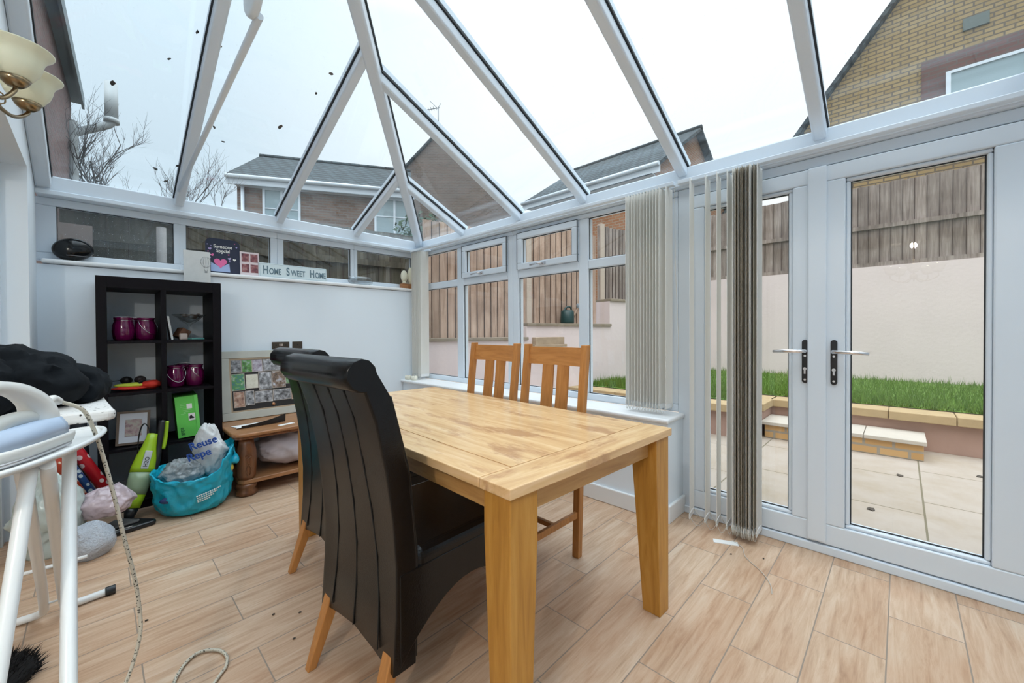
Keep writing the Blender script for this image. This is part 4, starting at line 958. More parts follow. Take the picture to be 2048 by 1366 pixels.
for word in ('HOME','SWEET','HOME'):
    lettering('lettering',word[0],.100,bo,sg,Mc@frameM((xx,-.0075,.030),(1,0,0),(0,0,1)),.0006,.60,'LEFT',.022); xx+={'H':.048,'S':.039}[word[0]]
    lettering('lettering',word[1:],.074,bo,sg,Mc@frameM((xx,-.0075,.030),(1,0,0),(0,0,1)),.0006,.62,'LEFT',.02); xx+={'OME':.118,'WEET':.140}[word[1:]]+.020
gv=empty('glass_vase',(1.90,4.0,SZ),0,'clear glass oval dish on the high window sill','vase')
MB().lathe([(0,0),(.10,0),(.13,.02),(.135,.05),(.12,.078),(.10,.082),(.098,.078),(.118,.072),(.13,.05),(.125,.022),(.098,.004),(0,.004)],28,Matrix.Diagonal((1.0,.36,1,1))).build('glass_body',CLR,gv)
CER=plain('cream_ceramic',(.78,.76,.60),.6); BLOCK=wood('wood_block',(.30,.13,.05),(.38,.17,.07),(.44,.21,.09),.5)
def headorn(loc,s,label,face):
    o=empty('face_ornament',loc,0,label,'ornament','cream face ornaments on the high window sill')
    MB().box(-.04*s,.04*s,-.03,.03,0,.05).build('wood_block',BLOCK,o,bevel=.002)
    b=MB().lathe([(0,.05),(.022*s,.052),(.02*s,.075)],16).ball((0,0,.05+.085*s),(.042*s,.03*s,.066*s if not face else .10*s),20,14,fn=lambda d:1-(.25*max(0,d.z-.8)*5 if face else 0))
    hd=b.build('head',CER,o)
    if face: MB().add([(-.004,-.03,.17),(.004,-.03,.17),(.008,-.04,.12),(-.008,-.04,.12),(0,-.028,.115)],[(0,1,2,3),(3,2,4)]).box(-.018,.018,-.031,-.026,.098,.101).build('nose',CER,hd)
headorn((2.405,4.0,SZ),1.0,'smaller round cream ceramic head ornament on wood block',False)
headorn((2.50,4.0,SZ),1.15,'taller cream ceramic face ornament on wood block in the corner',True)
for i,(x,y,lb_) in enumerate(((2.385,3.90,'left of two small cream candles in the corner of the low window board'),(2.40,3.80,'right of two small cream candles in the corner of the low window board'))):
    o=empty('candle',(x,y,.626),0,lb_,'candle','small candles on the low window board')
    MB().lathe([(0,0),(.033,0),(.036,.02),(.033,.042),(.028,.042),(.026,.036),(0,.035)],20).build('wax',plain('cream_wax',(.80,.78,.66),.5),o); MB().tube([(0,0,.035),(.001,0,.045)],.0015,5).build('wick',BLACK,o)
# sockets on the end wall
SOCK=plain('bronze_plate',(.09,.075,.06),.3,metal=.7)
def socket(x0,x1,label,sw):
    o=empty('wall_socket',((x0+x1)/2,YA-.001,1.03),0,label,'socket','bronze wall sockets on the end wall'); h=(x1-x0)/2
    MB().box(-h,h,-.008,0,-.03,.035).build('face_plate',SOCK,o,bevel=.003)
    b=MB(); 
    for x in ([-h*.55,h*.55] if sw else [0]): b.box(x-.006,x+.006,-.010,-.008,.0,.012).box(x-.018,x-.010,-.010,-.008,-.016,-.010).box(x+.010,x+.018,-.010,-.008,-.016,-.010)
    b.build('pin_holes',BLACK,o)
    if sw: MB().box(-.014,-.004,-.013,-.008,-.002,.018).box(.004,.014,-.013,-.008,-.002,.018).build('switch',CHROME,o)
socket(1.075,1.215,'double bronze wall socket above the framed photo collage',True); socket(1.24,1.325,'single bronze wall outlet right of the double socket',False)

# ================================================================ COFFEE TABLE AND WHAT IS ON IT
ct=empty('coffee_table',(1.12,3.56,0),0,'brown wooden coffee table with carved bulbous legs by the end wall','table')
def rr2(w_,h_,r,n=6):
    P=[]
    for cx_,cy_,a0 in ((w_-r,h_-r,0),(-w_+r,h_-r,90),(-w_+r,-h_+r,180),(w_-r,-h_+r,270)):
        for i in range(n+1): a=math.radians(a0+90*i/n); P.append((cx_+r*math.cos(a),cy_+r*math.sin(a)))
    return P
MB().prism(rr2(.48,.31,.07),.425,.45).build('table_top',MIDWOOD,ct,bevel=.008,seg=3); MB().prism(rr2(.465,.295,.06),.405,.425).build('top_moulding',DKWOOD,ct,bevel=.006)
MB().prism(rr2(.44,.27,.06),.085,.115).build('lower_shelf',MIDWOOD,ct,bevel=.007,seg=3)
for sx3 in (-1,1):
    for sy in (-1,1):
        lg=empty('leg',(sx3*.385,sy*.215,0)); bpy.data.objects.remove(lg)
        Ml=Matrix.Translation((sx3*.385,sy*.215,0))
        L=MB().lathe([(0,0),(.055,0),(.068,.012),(.066,.03),(.055,.045),(.064,.06),(.060,.08),(.048,.085)],24,Ml).lathe([(.052,.115),(.060,.14),(.062,.2),(.064,.27),(.060,.32),(.05,.36),(.045,.405)],24,Ml).build('leg',DKWOOD,ct)
        if sy<0:
            b=MB()
            for dx in (-1,1):
                b.tube([Ml@Vector((dx*.012*math.sin(t*.9)+dx*.006,-.0625,.15+t*.018)) for t in range(8)],.0028,5)
                b.tube([Ml@Vector((dx*(.010+.010*math.cos(t)),-.0625,.285+.012*math.sin(t))) for t in [i*.7 for i in range(9)]],.0028,5)
            b.build('carving',DKWOOD,L)
DUV=plain('lilac_white_bedding',(.50,.46,.50),.9,var=.06,scale=3)
def duvet():
    b=MB(); n,m=40,18; cx_,cy_=1.15,3.50
    def fn(d):
        a=math.atan2(d.z,d.x*1.6); return 1+.05*math.sin(d.x*14+d.z*6+3*noise.noise(d*2.5))+.06*noise.noise(d*5)
    b.ball((0,0,.14),(.36,.20,.138),64,26,fn=fn)
    for v in b.v: v.z=min(max(v.z,.003),.284)
    return b
tag(duvet().build('folded_bedding',DUV,loc=(1.16,3.50,.117)),'pale grey folded bedding stuffed on the lower shelf of the coffee table','bedding')
cf=empty('collage_picture_frame',(1.035,3.80,.452),0,'large pale wooden frame of football photographs leaning on the wall above the coffee table','picture frame')
cf['label']='large pale wooden frame with a collage of sports photographs on the coffee table'
Mf=Matrix.Rotation(math.radians(-11.5),4,'X'); FW,FH=.355,.555
FRM=plain('limed_wood_frame',(.47,.47,.42),.7,var=.12,scale=12)
b=MB(); t=.06
for a in ((-FW,FW,0,t),(-FW,FW,FH-t,FH),(-FW,-FW+t,t,FH-t),(FW-t,FW,t,FH-t)): b.box(a[0],a[1],-.012,.012,a[2],a[3],Mf)
b.build('frame_moulding',FRM,cf,bevel=.003)
b=MB(); t2=t+.012
for a in ((-FW+t,FW-t,t,t2),(-FW+t,FW-t,FH-t2,FH-t),(-FW+t,-FW+t2,t2,FH-t2),(FW-t2,FW-t,t2,FH-t2)): b.box(a[0],a[1],-.008,.006,a[2],a[3],Mf)
b.build('inner_slip',plain('gold_slip',(.40,.30,.20),.5),cf)
MB().box(-FW+t,FW-t,-.002,.004,t,FH-t,Mf).build('black_mount',plain('black_mount',(.02,.018,.018),.8),cf)
GR=[(.03,.03,.03),(.25,.25,.26),(.62,.62,.64)]; GN=[(.04,.05,.05),(.10,.28,.05),(.40,.45,.45)]; BL=[(.06,.14,.32),(.10,.30,.08),(.5,.55,.5)]; SP=[(.12,.05,.04),(.42,.25,.18),(.60,.48,.40)]; CP=[(.60,.57,.45),(.70,.67,.56),(.75,.72,.62)]
P_=[(-.282,-.213,.38,.478,GR),(-.205,-.137,.38,.478,GN),(-.13,-.062,.38,.478,[(.2,.15,.2),(.4,.36,.42),(.6,.6,.66)]),(-.053,.085,.38,.478,GR),(.093,.165,.38,.478,GR),(.173,.28,.38,.478,GR),
(-.282,-.195,.235,.365,BL),(-.182,-.10,.245,.355,CP),(-.09,.0,.225,.368,GR),(.01,.105,.232,.37,[(.04,.03,.03),(.25,.17,.12),(.55,.58,.65)]),(.113,.19,.26,.36,GN),(.2,.28,.24,.36,GR),
(-.272,-.202,.10,.22,SP),(-.192,-.135,.11,.222,GR),(-.125,.0,.122,.212,GR),(.01,.14,.125,.213,GR),(.15,.27,.12,.225,SP)]
bo=MB()
for i,(x0,x1,z0,z1,c) in enumerate(P_):
    bo.box(x0-.003,x1+.003,-.0042,-.002,z0-.003,z1+.003,Mf)
    MB().box(x0,x1,-.0055,-.0045,z0,z1,Mf).build('photograph',photo_mat('collage_photo',c,35,i),cf)
bo.build('photo_borders',plain('photo_border',(.55,.48,.42),.7),cf)
MB().lathe([(0,0),(.013,0),(.013,.003),(0,.003)],18,Mf@frameM((.005,-.002,.095),(1,0,0),(0,0,1))).build('medal',plain('bronze_medal',(.40,.20,.10),.35,metal=.6),cf)
# folded paper and card on the coffee table
fp=empty('folded_leaflet',(.84,3.50,.452),.1,'black and white folded leaflet curling up on the coffee table','leaflet')
b=MB(); n=10
def curl(u): return .015+.05*max(0,u-.45)**1.3*1.6
vs=[]
for i in range(n+1):
    u=i/n; x=-.15+.30*u; z=curl(u)
    vs+= [(x,-.05,z*.4+.002),(x+.02,.0,.0035+z*.0),(x,.07,.004)]
fs=[]
for i in range(n):
    a=i*3; fs+= [(a,a+3,a+4,a+1),(a+1,a+4,a+5,a+2)]
b.add(vs,fs); o_=b.build('white_page',PAPER,fp); sm_=o_.modifiers.new('thickness','SOLIDIFY'); sm_.thickness=.001
b=MB(); vs=[]
for i in range(n+1):
    u=i/n; x=-.12+.30*u; vs+=[(x,-.055,.002),(x,-.06,.02+.045*u*u)]
b.add(vs,[(2*i,2*i+2,2*i+3,2*i+1) for i in range(n)]); o_=b.build('black_page',BLACK,fp); sm_=o_.modifiers.new('thickness','SOLIDIFY'); sm_.thickness=.001
MB().lathe([(0,0),(.018,0),(.018,.001),(0,.001)],16,Matrix.Translation((.02,.01,.0065))).build('orange_spot',plain('orange_print',(.7,.22,.08),.6),fp)
o=MB().box(-.055,.055,-.02,.02,0,.002).build('name_card',PAPER,loc=(1.0,3.36,.451)); o.rotation_euler=(0,0,.25); tag(o,'small white card lying flat on the front of the coffee table','card')

# ================================================================ LEFT CORNER CLUTTER
def cylroll(p0,p1,r,mat,label):
    o=empty('wrapping_paper_roll',p0,0,label,'wrapping paper','wrapping paper rolls leaning behind the ironing board')
    p0,p1=Vector(p0),Vector(p1); MB().tube([(0,0,0),p1-p0],r,18).build('paper_roll',mat,o)
    MB().tube([(p1-p0)*.985,(p1-p0)*1.004],r*.6,12).build('card_core',plain('brown_core',(.30,.2,.12),.8),o)
def spotmat(name,c1,c2,sc_):
    m,nt,p=newmat(name); tc=N(nt,'TexCoord'); v=N(nt,'TexVoronoi',Scale=float(sc_)); nt.links.new(tc.outputs['Object'],v.inputs['Vector'])
    r=ramp(nt,v.outputs['Distance'],[(.30,c2),(.34,c1)]); nt.links.new(r.outputs[0],p.inputs['Base Color']); p.inputs['Roughness'].default_value=.3; return m
cylroll((.035,3.46,.20),(-.20,3.54,.70),.030,spotmat('red_heart_paper',(.45,.01,.02),(.75,.62,.62),22),'red wrapping paper roll with pale spots, rightmost of the leaning rolls')
cylroll((-.02,3.42,.18),(-.24,3.47,.66),.028,spotmat('blue_paper',(.02,.07,.22),(.55,.66,.72),30),'dark blue wrapping paper roll with silver spots between the red ones')
cylroll((-.06,3.34,.20),(-.25,3.385,.64),.030,spotmat('orange_red_paper',(.42,.045,.015),(.78,.66,.5),18),'orange red wrapping paper roll with large cream spots, leftmost of the rolls')
o=MB().lathe([(0,0),(.045,0),(.048,.2),(.044,.52),(0,.525)],20,fn=lambda t,z,i:1+.06*math.sin(5*t+z*3)).build('rolled_blanket',plain('dusty_brown_cloth',(.21,.15,.135),.9,var=.15,scale=6),loc=(-.20,3.56,.09)); tag(o,'dusty brown rolled blanket standing in the left corner','blanket')
o=MB().lathe([(0,0),(.04,0),(.045,.3),(.035,.6),(0,.605)],18,fn=lambda t,z,i:1+.1*math.sin(4*t+z*5)).build('umbrella',plain('black_cloth',(.012,.014,.02),.7),loc=(-.08,3.66,.0)); tag(o,'black folded umbrella standing against the wall behind the wrapping paper','umbrella')
def plastic(name,c,a=.9,rough=.25,var=.1,bump=.6,bs=14,spots=None):
    m=plain(name,c,rough,var=var,scale=10,bump=bump,bscale=bs,spec=.6); return m
def crumple(loc,rad,mat,label,cat,name,seed,amp=.3,fr=9,rz=0,flat=.75,parent=None,n=110,m=56,taper=0):
    def fn(d):
        q=Vector((d.x*rad[0],d.y*rad[1],d.z*rad[2])); s=Vector((seed*2.3,seed*1.1,seed))
        q=q+Vector((noise.noise(q*fr+s),noise.noise(q*fr+s*2),noise.noise(q*fr+s*3)))*.03
        r=0; a=1.0; f_=fr*.8
        for k in range(4):
            r+=a*(abs(noise.noise(q*f_+s))*2-.45); a*=.52; f_*=2.05
        return .92+amp*.5*noise.noise(q*fr*.5+s)-amp*.62*r
    b=MB().ball((0,0,0),rad,n,m,fn=fn)
    for v in b.v:
        if taper and v.z>0: k=1-taper*v.z/rad[2]; v.x*=k; v.y*=k
        v.z=max(v.z,-rad[2]*flat)
    z0=min(v.z for v in b.v)
    for v in b.v: v.z-=z0
    o=b.build(name,mat,parent,loc=loc); o.rotation_euler=(0,0,rz)
    if not parent: tag(o,label,cat)
    return o
crumple((-.185,3.20,.0),(.15,.13,.26),plastic('green_white_plastic',(.52,.60,.58),.9,bump=.5),'greenish white crumpled plastic bag on the floor behind the ironing board legs','bag','plastic_bag',3,.26,7,taper=.3)
crumple((-.045,3.0,.0),(.115,.09,.105),plain('bubble_wrap',(.50,.55,.62),.25,bump=1.0,bscale=130,spec=.7),'grey bubble wrap parcel on the floor below the pink plastic bag','bubble wrap','bubble_wrap_parcel',5,.22,7)
crumple((.03,3.22,.13),(.135,.10,.10),plastic('pinkish_plastic',(.55,.45,.49),.9,bump=.5),'pinkish white plastic bag lying on the bubble wrap parcel','bag','plastic_bag',8,.26,9,rz=-.2)
crumple((-.17,3.36,.2),(.09,.06,.09),plastic('grey_plastic',(.42,.42,.44),.9,bump=.5),'grey crumpled plastic bag under the wrapping paper rolls','bag','plastic_bag',12,.34,11)
# blue carrier bag with rubbish bags inside
BAGB=plain('turquoise_bag',(.008,.40,.56),.28,var=.12,scale=5,bump=.5,bscale=22)
bb=empty('carrier_bag',(.445,3.34,0),0,'turquoise blue supermarket carrier bag slumped on the floor beside the shelf unit','bag')
def bf(t,z,i):
    c=Vector((math.cos(t),math.sin(t),0)); f=1+.05*math.sin(2*t+.6)+.06*noise.noise(c*1.6+Vector((0,0,z*6)))
    q=Vector((math.cos(t+z*2.5)*1.5,math.sin(t+z*2.5)*1.5,z*9)); r=0; a=1.
    for k in range(4): r+=a*(abs(noise.noise(q*(1.3*2**k)+Vector((3,1,k))))*2-.45); a*=.55
    return f-.085*r*min(1,z/.04+.2)
b=MB(); prof=[(0,0),(.10,.0),(.155,.012),(.178,.05),(.188,.11),(.195,.17),(.20,.23),(.205,.275),(.198,.274),(.185,.23),(.17,.17)]
prof=[q for a_,b0 in zip(prof,prof[1:]) for q in [(a_[0]+(b0[0]-a_[0])*t_/4,a_[1]+(b0[1]-a_[1])*t_/4) for t_ in range(4)]]+[prof[-1]]
b.lathe(prof,128,Matrix.Diagonal((1.05,.95,1,1)),fn=bf)
for v in b.v:
    if v.z>.1: v.z+=(.10*max(0,(v.x/.2))**2*(1 if v.x>0 else 0)+.01-.055*max(0,-v.y/.2)*(v.x<.12))*(v.z-.1)/.17
    v.z+=.012*noise.noise(v*14) if v.z>.03 else 0
    v.z=max(v.z,0)
b.build('bag_body',BAGB,bb)
b=MB().tube(spline([(.185,.02,.33),(.205,-.02,.345),(.215,-.05,.31),(.20,-.07,.26)],6),[.016+.012*math.sin(i*.5) for i in range(19)],8).build('bag_handle',BAGB,bb)
b=MB(); r7=random.Random(4)
for k in range(4):
    for j in range(12-2*k):
        x=.0+j*.0115; yy=-.186*math.sqrt(max(0,1-(x/.21)**2))-.006; b.box(x,x+.008,yy,yy+.012,.128-.012*k,.132-.012*k,Matrix.Rotation(-.15,4,'Y'))
b.build('small_print',WH,bb)
b=MB().ball((-.14,-.13,.13),(.05,.014,.022),14,8); b.build('navy_patch',plain('navy_print',(.01,.04,.16),.4),bb)
MB().ball((.185,-.055,.235),(.018,.03,.028),12,8).build('yellow_patch',plain('yellow_print',(.60,.50,.08),.5),bb)
crumple((.385,3.36,.15),(.115,.10,.11),plain('grey_clear_bag',(.30,.33,.34),.15,bump=.8,bscale=40,spec=.8),'grey translucent plastic packaging bulging inside the turquoise bag','packaging','plastic_packaging',21,.35,12)
rb_=crumple((.525,3.36,.19),(.115,.075,.19),plain('white_carrier',(.66,.68,.68),.35,bump=.4,bscale=25),'white carrier bag lettered Reuse Repeat stuffed in the turquoise bag','bag','plastic_bag',17,.26,9,rz=-.45,flat=.9,taper=.25)
BI=plain('blue_ink',(.02,.09,.42),.5)
wordM=Matrix.Rotation(math.radians(-14),4,'Y')
lettering('lettering','Reuse',.068,BI,rb_,frameM((-.075,-.086,.195),(1,0,.30),(-.25,-.12,1)),.004,.95,'LEFT')
lettering('lettering','Repe',.068,BI,rb_,frameM((-.085,-.092,.125),(1,0,.30),(-.25,-.02,1)),.004,.95,'LEFT')
# stick steam cleaner
LIME=plain('lime_plastic',(.33,.52,.015),.25); CLEARG=plain('clear_green_tank',(.34,.45,.28),.12,alpha=.8)
vc=empty('stick_cleaner',(.125,3.34,0),0,'lime green and black upright stick cleaner leaning on the shelf unit','cleaner')
vt=Vector((.15,.185,.56)); vd=vt.normalized(); side=vd.cross(Vector((0,1,0))).normalized(); 
Mv=Matrix.Translation((0,0,.03))@frameM((0,0,0),(vd.cross(Vector((-.35,-1,0)).normalized())),(vd.cross(vd.cross(Vector((-.35,-1,0)).normalized())))); 
zax=vd; xax=Vector((1,.1,0)); xax=(xax-zax*xax.dot(zax)).normalized(); yax=zax.cross(xax)
Mv=Matrix(((xax.x,yax.x,zax.x,0),(xax.y,yax.y,zax.y,0),(xax.z,yax.z,zax.z,.025),(0,0,0,1)))
El=Matrix.Diagonal((1,.8,1,1))
MB().lathe([(.02,.0),(.028,.03),(.036,.07)],20,Mv@El).build('neck',BLACK,vc)
MB().lathe([(.038,.065),(.044,.10),(.049,.14)],24,Mv@El).build('lower_body',LIME,vc)
MB().lathe([(.049,.141),(.054,.18),(.058,.22),(.059,.27)],24,Mv@El).build('water_tank',CLEARG,vc)
MB().lathe([(.059,.271),(.060,.30),(.052,.36),(.038,.42),(.030,.47),(.026,.51),(0,.515)],24,Mv@El).build('upper_body',LIME,vc)
MB().box(-.018,.018,-.052,-.040,.29,.40,Mv).build('silver_label',plain('silver_label',(.55,.57,.58),.3),vc,bevel=.004)
MB().tube([Mv@Vector(p) for p in spline([(.055,.01,.27),(.058,.01,.34),(.05,.01,.42),(.040,.005,.50),(.030,0,.60)],5)],[.02]*10+[.017]*11,10).build('handle',BLACK,vc)
MB().tube([Mv@Vector(p) for p in spline([(.075,.02,.42),(.072,.02,.50),(.055,.01,.60)],5)],.012,8).build('handle_trim',LIME,vc)
lettering('lettering','H2O',.03,plain('dark_ink',(.05,.06,.06),.4),vc,Mv@frameM((.010,-.0535,.300),(0,0,1),(-1,0,0)),.0006,1,'LEFT')
b=MB(); poly=[(-.12,-.16),(.17,-.10),(.18,-.07),(.06,.07),(-.01,.07),(-.13,-.10)]
b.prism(poly,.0,.03); hd_=b.build('floor_head',BLACK,vc,bevel=.012,seg=3); hd_.location=(-.06,-.03,0)
MB().prism([(p[0]*.6,p[1]*.6-.01) for p in poly],.03,.045).build('head_cover',plain('smoke_grey',(.10,.10,.10),.25),hd_,bevel=.008)
lettering('lettering','H2O mop',.022,plain('pale_ink',(.6,.6,.6),.5),hd_,frameM((-.015,-.128,.0315),(1,.18,0),(-.18,1,0)),.0006,1,'LEFT')
cb_=MB().tube([(.0,3.49,.53)]+[(.02+.05*math.cos(a*.8),3.50+.02*math.sin(a*1.3),.52-.012*a) for a in range(0,36)],.0035,6)
cb2=MB()
cpts=[]
for k in range(60):
    a=k*.55; cpts.append((.215+.035*math.cos(a),3.535+.01*math.sin(a*.5),.36+.20*math.sin(a)))
cb2.tube(spline(cpts,3),.0032,5).build('power_cord',BLACK,vc,loc=(-.125,-3.34,0))

# ================================================================ IRONING BOARD, IRON AND JACKET
ib=empty('ironing_board',(-.12,1.8,0),0,'white legged ironing board with speckled cover at the left edge','ironing board')
def speck():
    m,nt,p=newmat('speckled_cover'); tc=N(nt,'TexCoord'); v=N(nt,'TexVoronoi',Scale=70.0); nt.links.new(tc.outputs['Object'],v.inputs['Vector'])
    n=N(nt,'TexNoise',Scale=45.0,Detail=2.0); nt.links.new(tc.outputs['Object'],n.inputs[0])
    r=ramp(nt,v.outputs['Distance'],[(.24,(.05,.04,.035)),(.30,(.76,.75,.73))]); r2=ramp(nt,n.outputs['Fac'],[(.50,(0,0,0)),(.56,(1,1,1))])
    mx=N(nt,'Mix',data_type='RGBA'); mx.inputs[6].default_value=(.76,.75,.73,1); nt.links.new(r2.outputs[0],mx.inputs[0]); nt.links.new(r.outputs[0],mx.inputs[7]); nt.links.new(mx.outputs[2],p.inputs['Base Color']); p.inputs['Roughness'].default_value=.85; return m
SPK=speck()
pl_=[(.165,.075),(.160,.12),(.150,.3),(.13,.7),(.08,1.1),(.0,1.3),(-.09,1.3),(-.19,1.1),(-.245,.7),(-.255,.3),(-.255,.12),(-.24,.06),(-.1,.05),(.10,.05),(.15,.055)]
MB().prism(pl_,.865,.90,Matrix.Identity(4)).build('padded_cover',SPK,ib,bevel=.012,seg=3)
# iron rest: oval enamel tray at the near end
pr=[]; 
cxx,cyy=-.004,-.206; axd=Vector((.40,.916,0)); axs=Vector((.916,-.40,0))
for k in range(36):
    a=2*math.pi*k/36; p=Vector((cxx,cyy,0))+axd*(.285*math.cos(a))+axs*(.088*math.sin(a)); pr.append((p.x,p.y))
tr=MB().prism(pr,.838,.848).tube([(x,y,.848) for x,y in pr],.007,8,closed=True).build('iron_rest',WMETAL,ib,bevel=.002)
MB().box(-.16,.02,-.03,.10,.80,.838).build('bracket',SPK,ib,bevel=.003)
def lt(pts,r=.0145): return MB().tube(spline([(x+.12,y-1.8,z) for x,y,z in pts],6),r,12)
lt([(-.125,1.50,.83),(-.135,1.9,.50),(-.15,2.38,.10),(-.165,2.46,.035),(-.21,2.49,.018),(-.32,2.50,.018)]).build('leg_tube',WMETAL,ib)
lt([(-.085,1.50,.83),(-.092,1.9,.50),(-.10,2.38,.10),(-.09,2.46,.035),(-.05,2.49,.018),(.02,2.50,.018)]).build('leg_tube',WMETAL,ib)
lt([(-.056,1.74,.845),(-.05,1.35,.42),(-.045,1.03,.07),(-.03,.98,.02)],.0145).build('leg_tube',WMETAL,ib)
lt([(-.112,1.50,.835),(-.145,1.28,.45),(-.185,1.02,.07),(-.19,.98,.02)],.0145).build('leg_tube',WMETAL,ib)
lt([(-.30,.97,.018),(-.03,.97,.018),(.16,.97,.018)],.0145).build('foot_tube',WMETAL,ib)
lt([(-.15,2.36,.11),(-.10,2.36,.11)],.004).build('cross_wire',WMETAL,ib); lt([(-.20,2.15,.33),(-.03,2.15,.33)],.006).build('cross_wire',WMETAL,ib)
lt([(.018,2.50,.018),(.05,2.50,.018)],.0185).build('rubber_foot',BLACK,ib); lt([(-.32,2.50,.018),(-.35,2.50,.018)],.0185).build('rubber_foot',BLACK,ib)
# steam iron: heel at (-.07,1.62), nose towards the camera
IW=plain('white_iron_plastic',(.80,.80,.77),.28); IB=plain('pale_blue_tank',(.50,.62,.80),.2)
ir=empty('steam_iron',(-.095,1.627,.853),0,'large white steam iron with pale blue tank resting on the ironing board tray','iron')
ax=Vector((-.40,-.916,0)); ay=Vector((.916,-.40,0))
Mi=Matrix(((ax.x,ay.x,0,0),(ax.y,ay.y,0,0),(0,0,1,0),(0,0,0,1)))   # local x: heel -> nose, y: to the camera side
def ironslice(z,wd,x0,x1,nn=16):
    P=[]
    for k in range(nn+1):
        t=k/nn; x=x0+(x1-x0)*t; y=wd*(1-max(0,(t-.35)/.65)**2)**.5 if t<1 else 0; P.append((x,y,z))
    return P+[(x,-y,z) for x,y,z in P[::-1][1:]]
def loft(slices,mat,name,parent,**k):
    b=MB(); n=len(slices[0])
    vs=[p for s in slices for p in s]; fs=[list(range(n))[::-1],[(len(slices)-1)*n+i for i in range(n)]]
    for j in range(len(slices)-1):
        for i in range(n): i2=(i+1)%n; fs.append([j*n+i,j*n+i2,(j+1)*n+i2,(j+1)*n+i])
    b.add(vs,fs,Mi,True); return b.build(name,mat,parent,weld=True,**k)
loft([ironslice(.0,.052,0,.27),ironslice(.010,.053,0,.27)],plain('steel_sole',(.6,.6,.62),.25,metal=.8),'soleplate',ir)
loft([ironslice(.010,.054,-.004,.262),ironslice(.028,.056,-.008,.255),ironslice(.034,.055,-.008,.25)],IW,'base',ir)
loft([ironslice(.034,.052,.012,.235),ironslice(.058,.050,.012,.22),ironslice(.078,.040,.016,.20)],IB,'water_tank',ir)
hpts=spline([(.026,0,.03),(.022,0,.075),(.038,0,.115),(.08,0,.148),(.14,0,.170),(.19,0,.172),(.228,0,.14),(.243,0,.08),(.245,0,.035)],6)
hr_=[.036-.020*min(1,max(0,(i-8)/16)) for i in range(len(hpts))]
b=MB(); b.tube([Mi@Vector(p) for p in hpts],hr_,16); b.build('handle',IW,ir)
b=MB(); b.tube([Mi@Vector(p) for p in spline([(-.002,0,.035),(.02,0,.075),(.07,0,.088),(.15,0,.088),(.22,0,.065)],6)],.018,12); b.build('inner_grip',plain('grey_white_plastic',(.62,.63,.60),.35),ir)
MB().tube([Mi@Vector(p) for p in spline([(.0,0,.110),(-.03,0,.120),(-.055,.0,.108)],6)],.010,10).build('cord_guard',IW,ir)
def cordmat():
    m,nt,p=newmat('flecked_textile_cord'); tc=N(nt,'TexCoord'); v=N(nt,'TexVoronoi',Scale=140.0); nt.links.new(tc.outputs['Object'],v.inputs['Vector'])
    r=ramp(nt,v.outputs['Distance'],[(.26,(.10,.09,.07)),(.36,(.60,.55,.45))]); nt.links.new(r.outputs[0],p.inputs['Base Color']); p.inputs['Roughness'].default_value=.9; return m
CORD=cordmat()
st_=Vector((-.095,1.627,.853))+Mi@Vector((-.055,0,.108))
c=MB().tube([p-Vector((-.095,1.627,.853)) for p in spline([st_,(-.028,1.69,.93),(-.005,1.705,.86),(.012,1.71,.78),(.035,1.70,.65),(.055,1.69,.52),(.075,1.69,.40),(.085,1.69,.30),(.085,1.68,.22),(.06,1.66,.13),(.02,1.62,.06),(-.01,1.56,.015),(-.03,1.48,.008),(-.04,1.40,.008),(.0,1.28,.008),(.10,1.24,.008),(.16,1.27,.008)],6)],.0052,8)
c.build('power_cord',CORD,ir)
def fl_(px,py):
    d=f2+r3*((px-1024)/805)-u3*((py-670.2)/805); o=Vector((0,0,1.15)); return o+d*((.008-1.15)/d.z)
c=MB().tube(spline([fl_(*p) for p in ((338,1400),(350,1360),(372,1325),(400,1304),(435,1300),(453,1312),(452,1332),(438,1352),(415,1385))],6),.0052,8)
tag(c.build('cable_loop',CORD),'loop of flecked iron cable lying on the floor left of the black chair','cable')
# jacket heap
JK=plain('dark_padded_fabric',(.0045,.0065,.009),.8,bump=.5,bscale=14,spec=.15)
def jacket():
    o=empty('jacket',(-.15,2.18,.901),0,'dark blue black padded jacket heaped on the ironing board','jacket')
    def part(c,r,seed,nm,rot=0,amp=.22,fr=7):
        def fn(d):
            p=Vector((d.x*r[0],d.y*r[1],d.z*r[2])); s=Vector((seed,seed*2,seed*.5))
            return .95+amp*noise.noise(p*fr+s)+.10*(1-abs(noise.noise(p*fr*2.2+s))*2.4)
        b=MB().ball((0,0,0),r,56,28,fn=fn,M=Matrix.Translation(c)@Matrix.Rotation(rot,4,'Z'))
        for v in b.v: v.z=max(v.z,.0)
        return b.build(nm,JK,o)
    part((-.06,-.02,.07),(.17,.26,.135),1,'body',.1)
    part((.06,.10,.045),(.12,.20,.095),3,'sleeve',.3)
    part((.115,.16,.03),(.075,.15,.06),6,'sleeve',-.1)
    part((-.10,-.20,.075),(.11,.12,.10),8,'hood',0)
jacket()
# black shaggy item on the floor, bottom left
b=MB(); r9=random.Random(6); c0=fl_(-20,1372)
for i in range(1400):
    a=r9.random()*6.28; r=r9.random()**.6; p=Vector((r*.10*math.cos(a),r*.13*math.sin(a),0)); h=.05*(1-r)+.02
    d=Vector((math.cos(a)*r9.uniform(.2,.9),math.sin(a)*r9.uniform(.2,.9),r9.uniform(.1,1))).normalized()*r9.uniform(.02,.045); q=d.orthogonal().normalized()*.003
    p.z=r9.random()*h; b.add([p-q,p+q,p+d],[(0,1,2)])
for v in b.v: v.z=max(v.z,.001)
b.ball((0,0,.02),(.10,.13,.03),20,10)
for v in b.v: v.z=max(v.z,.001)
o=b.build('shaggy_slipper',plain('black_fur',(.004,.004,.005),.9),loc=(c0.x,c0.y,0)); tag(o,'black shaggy slipper on the floor at the bottom left','slipper')
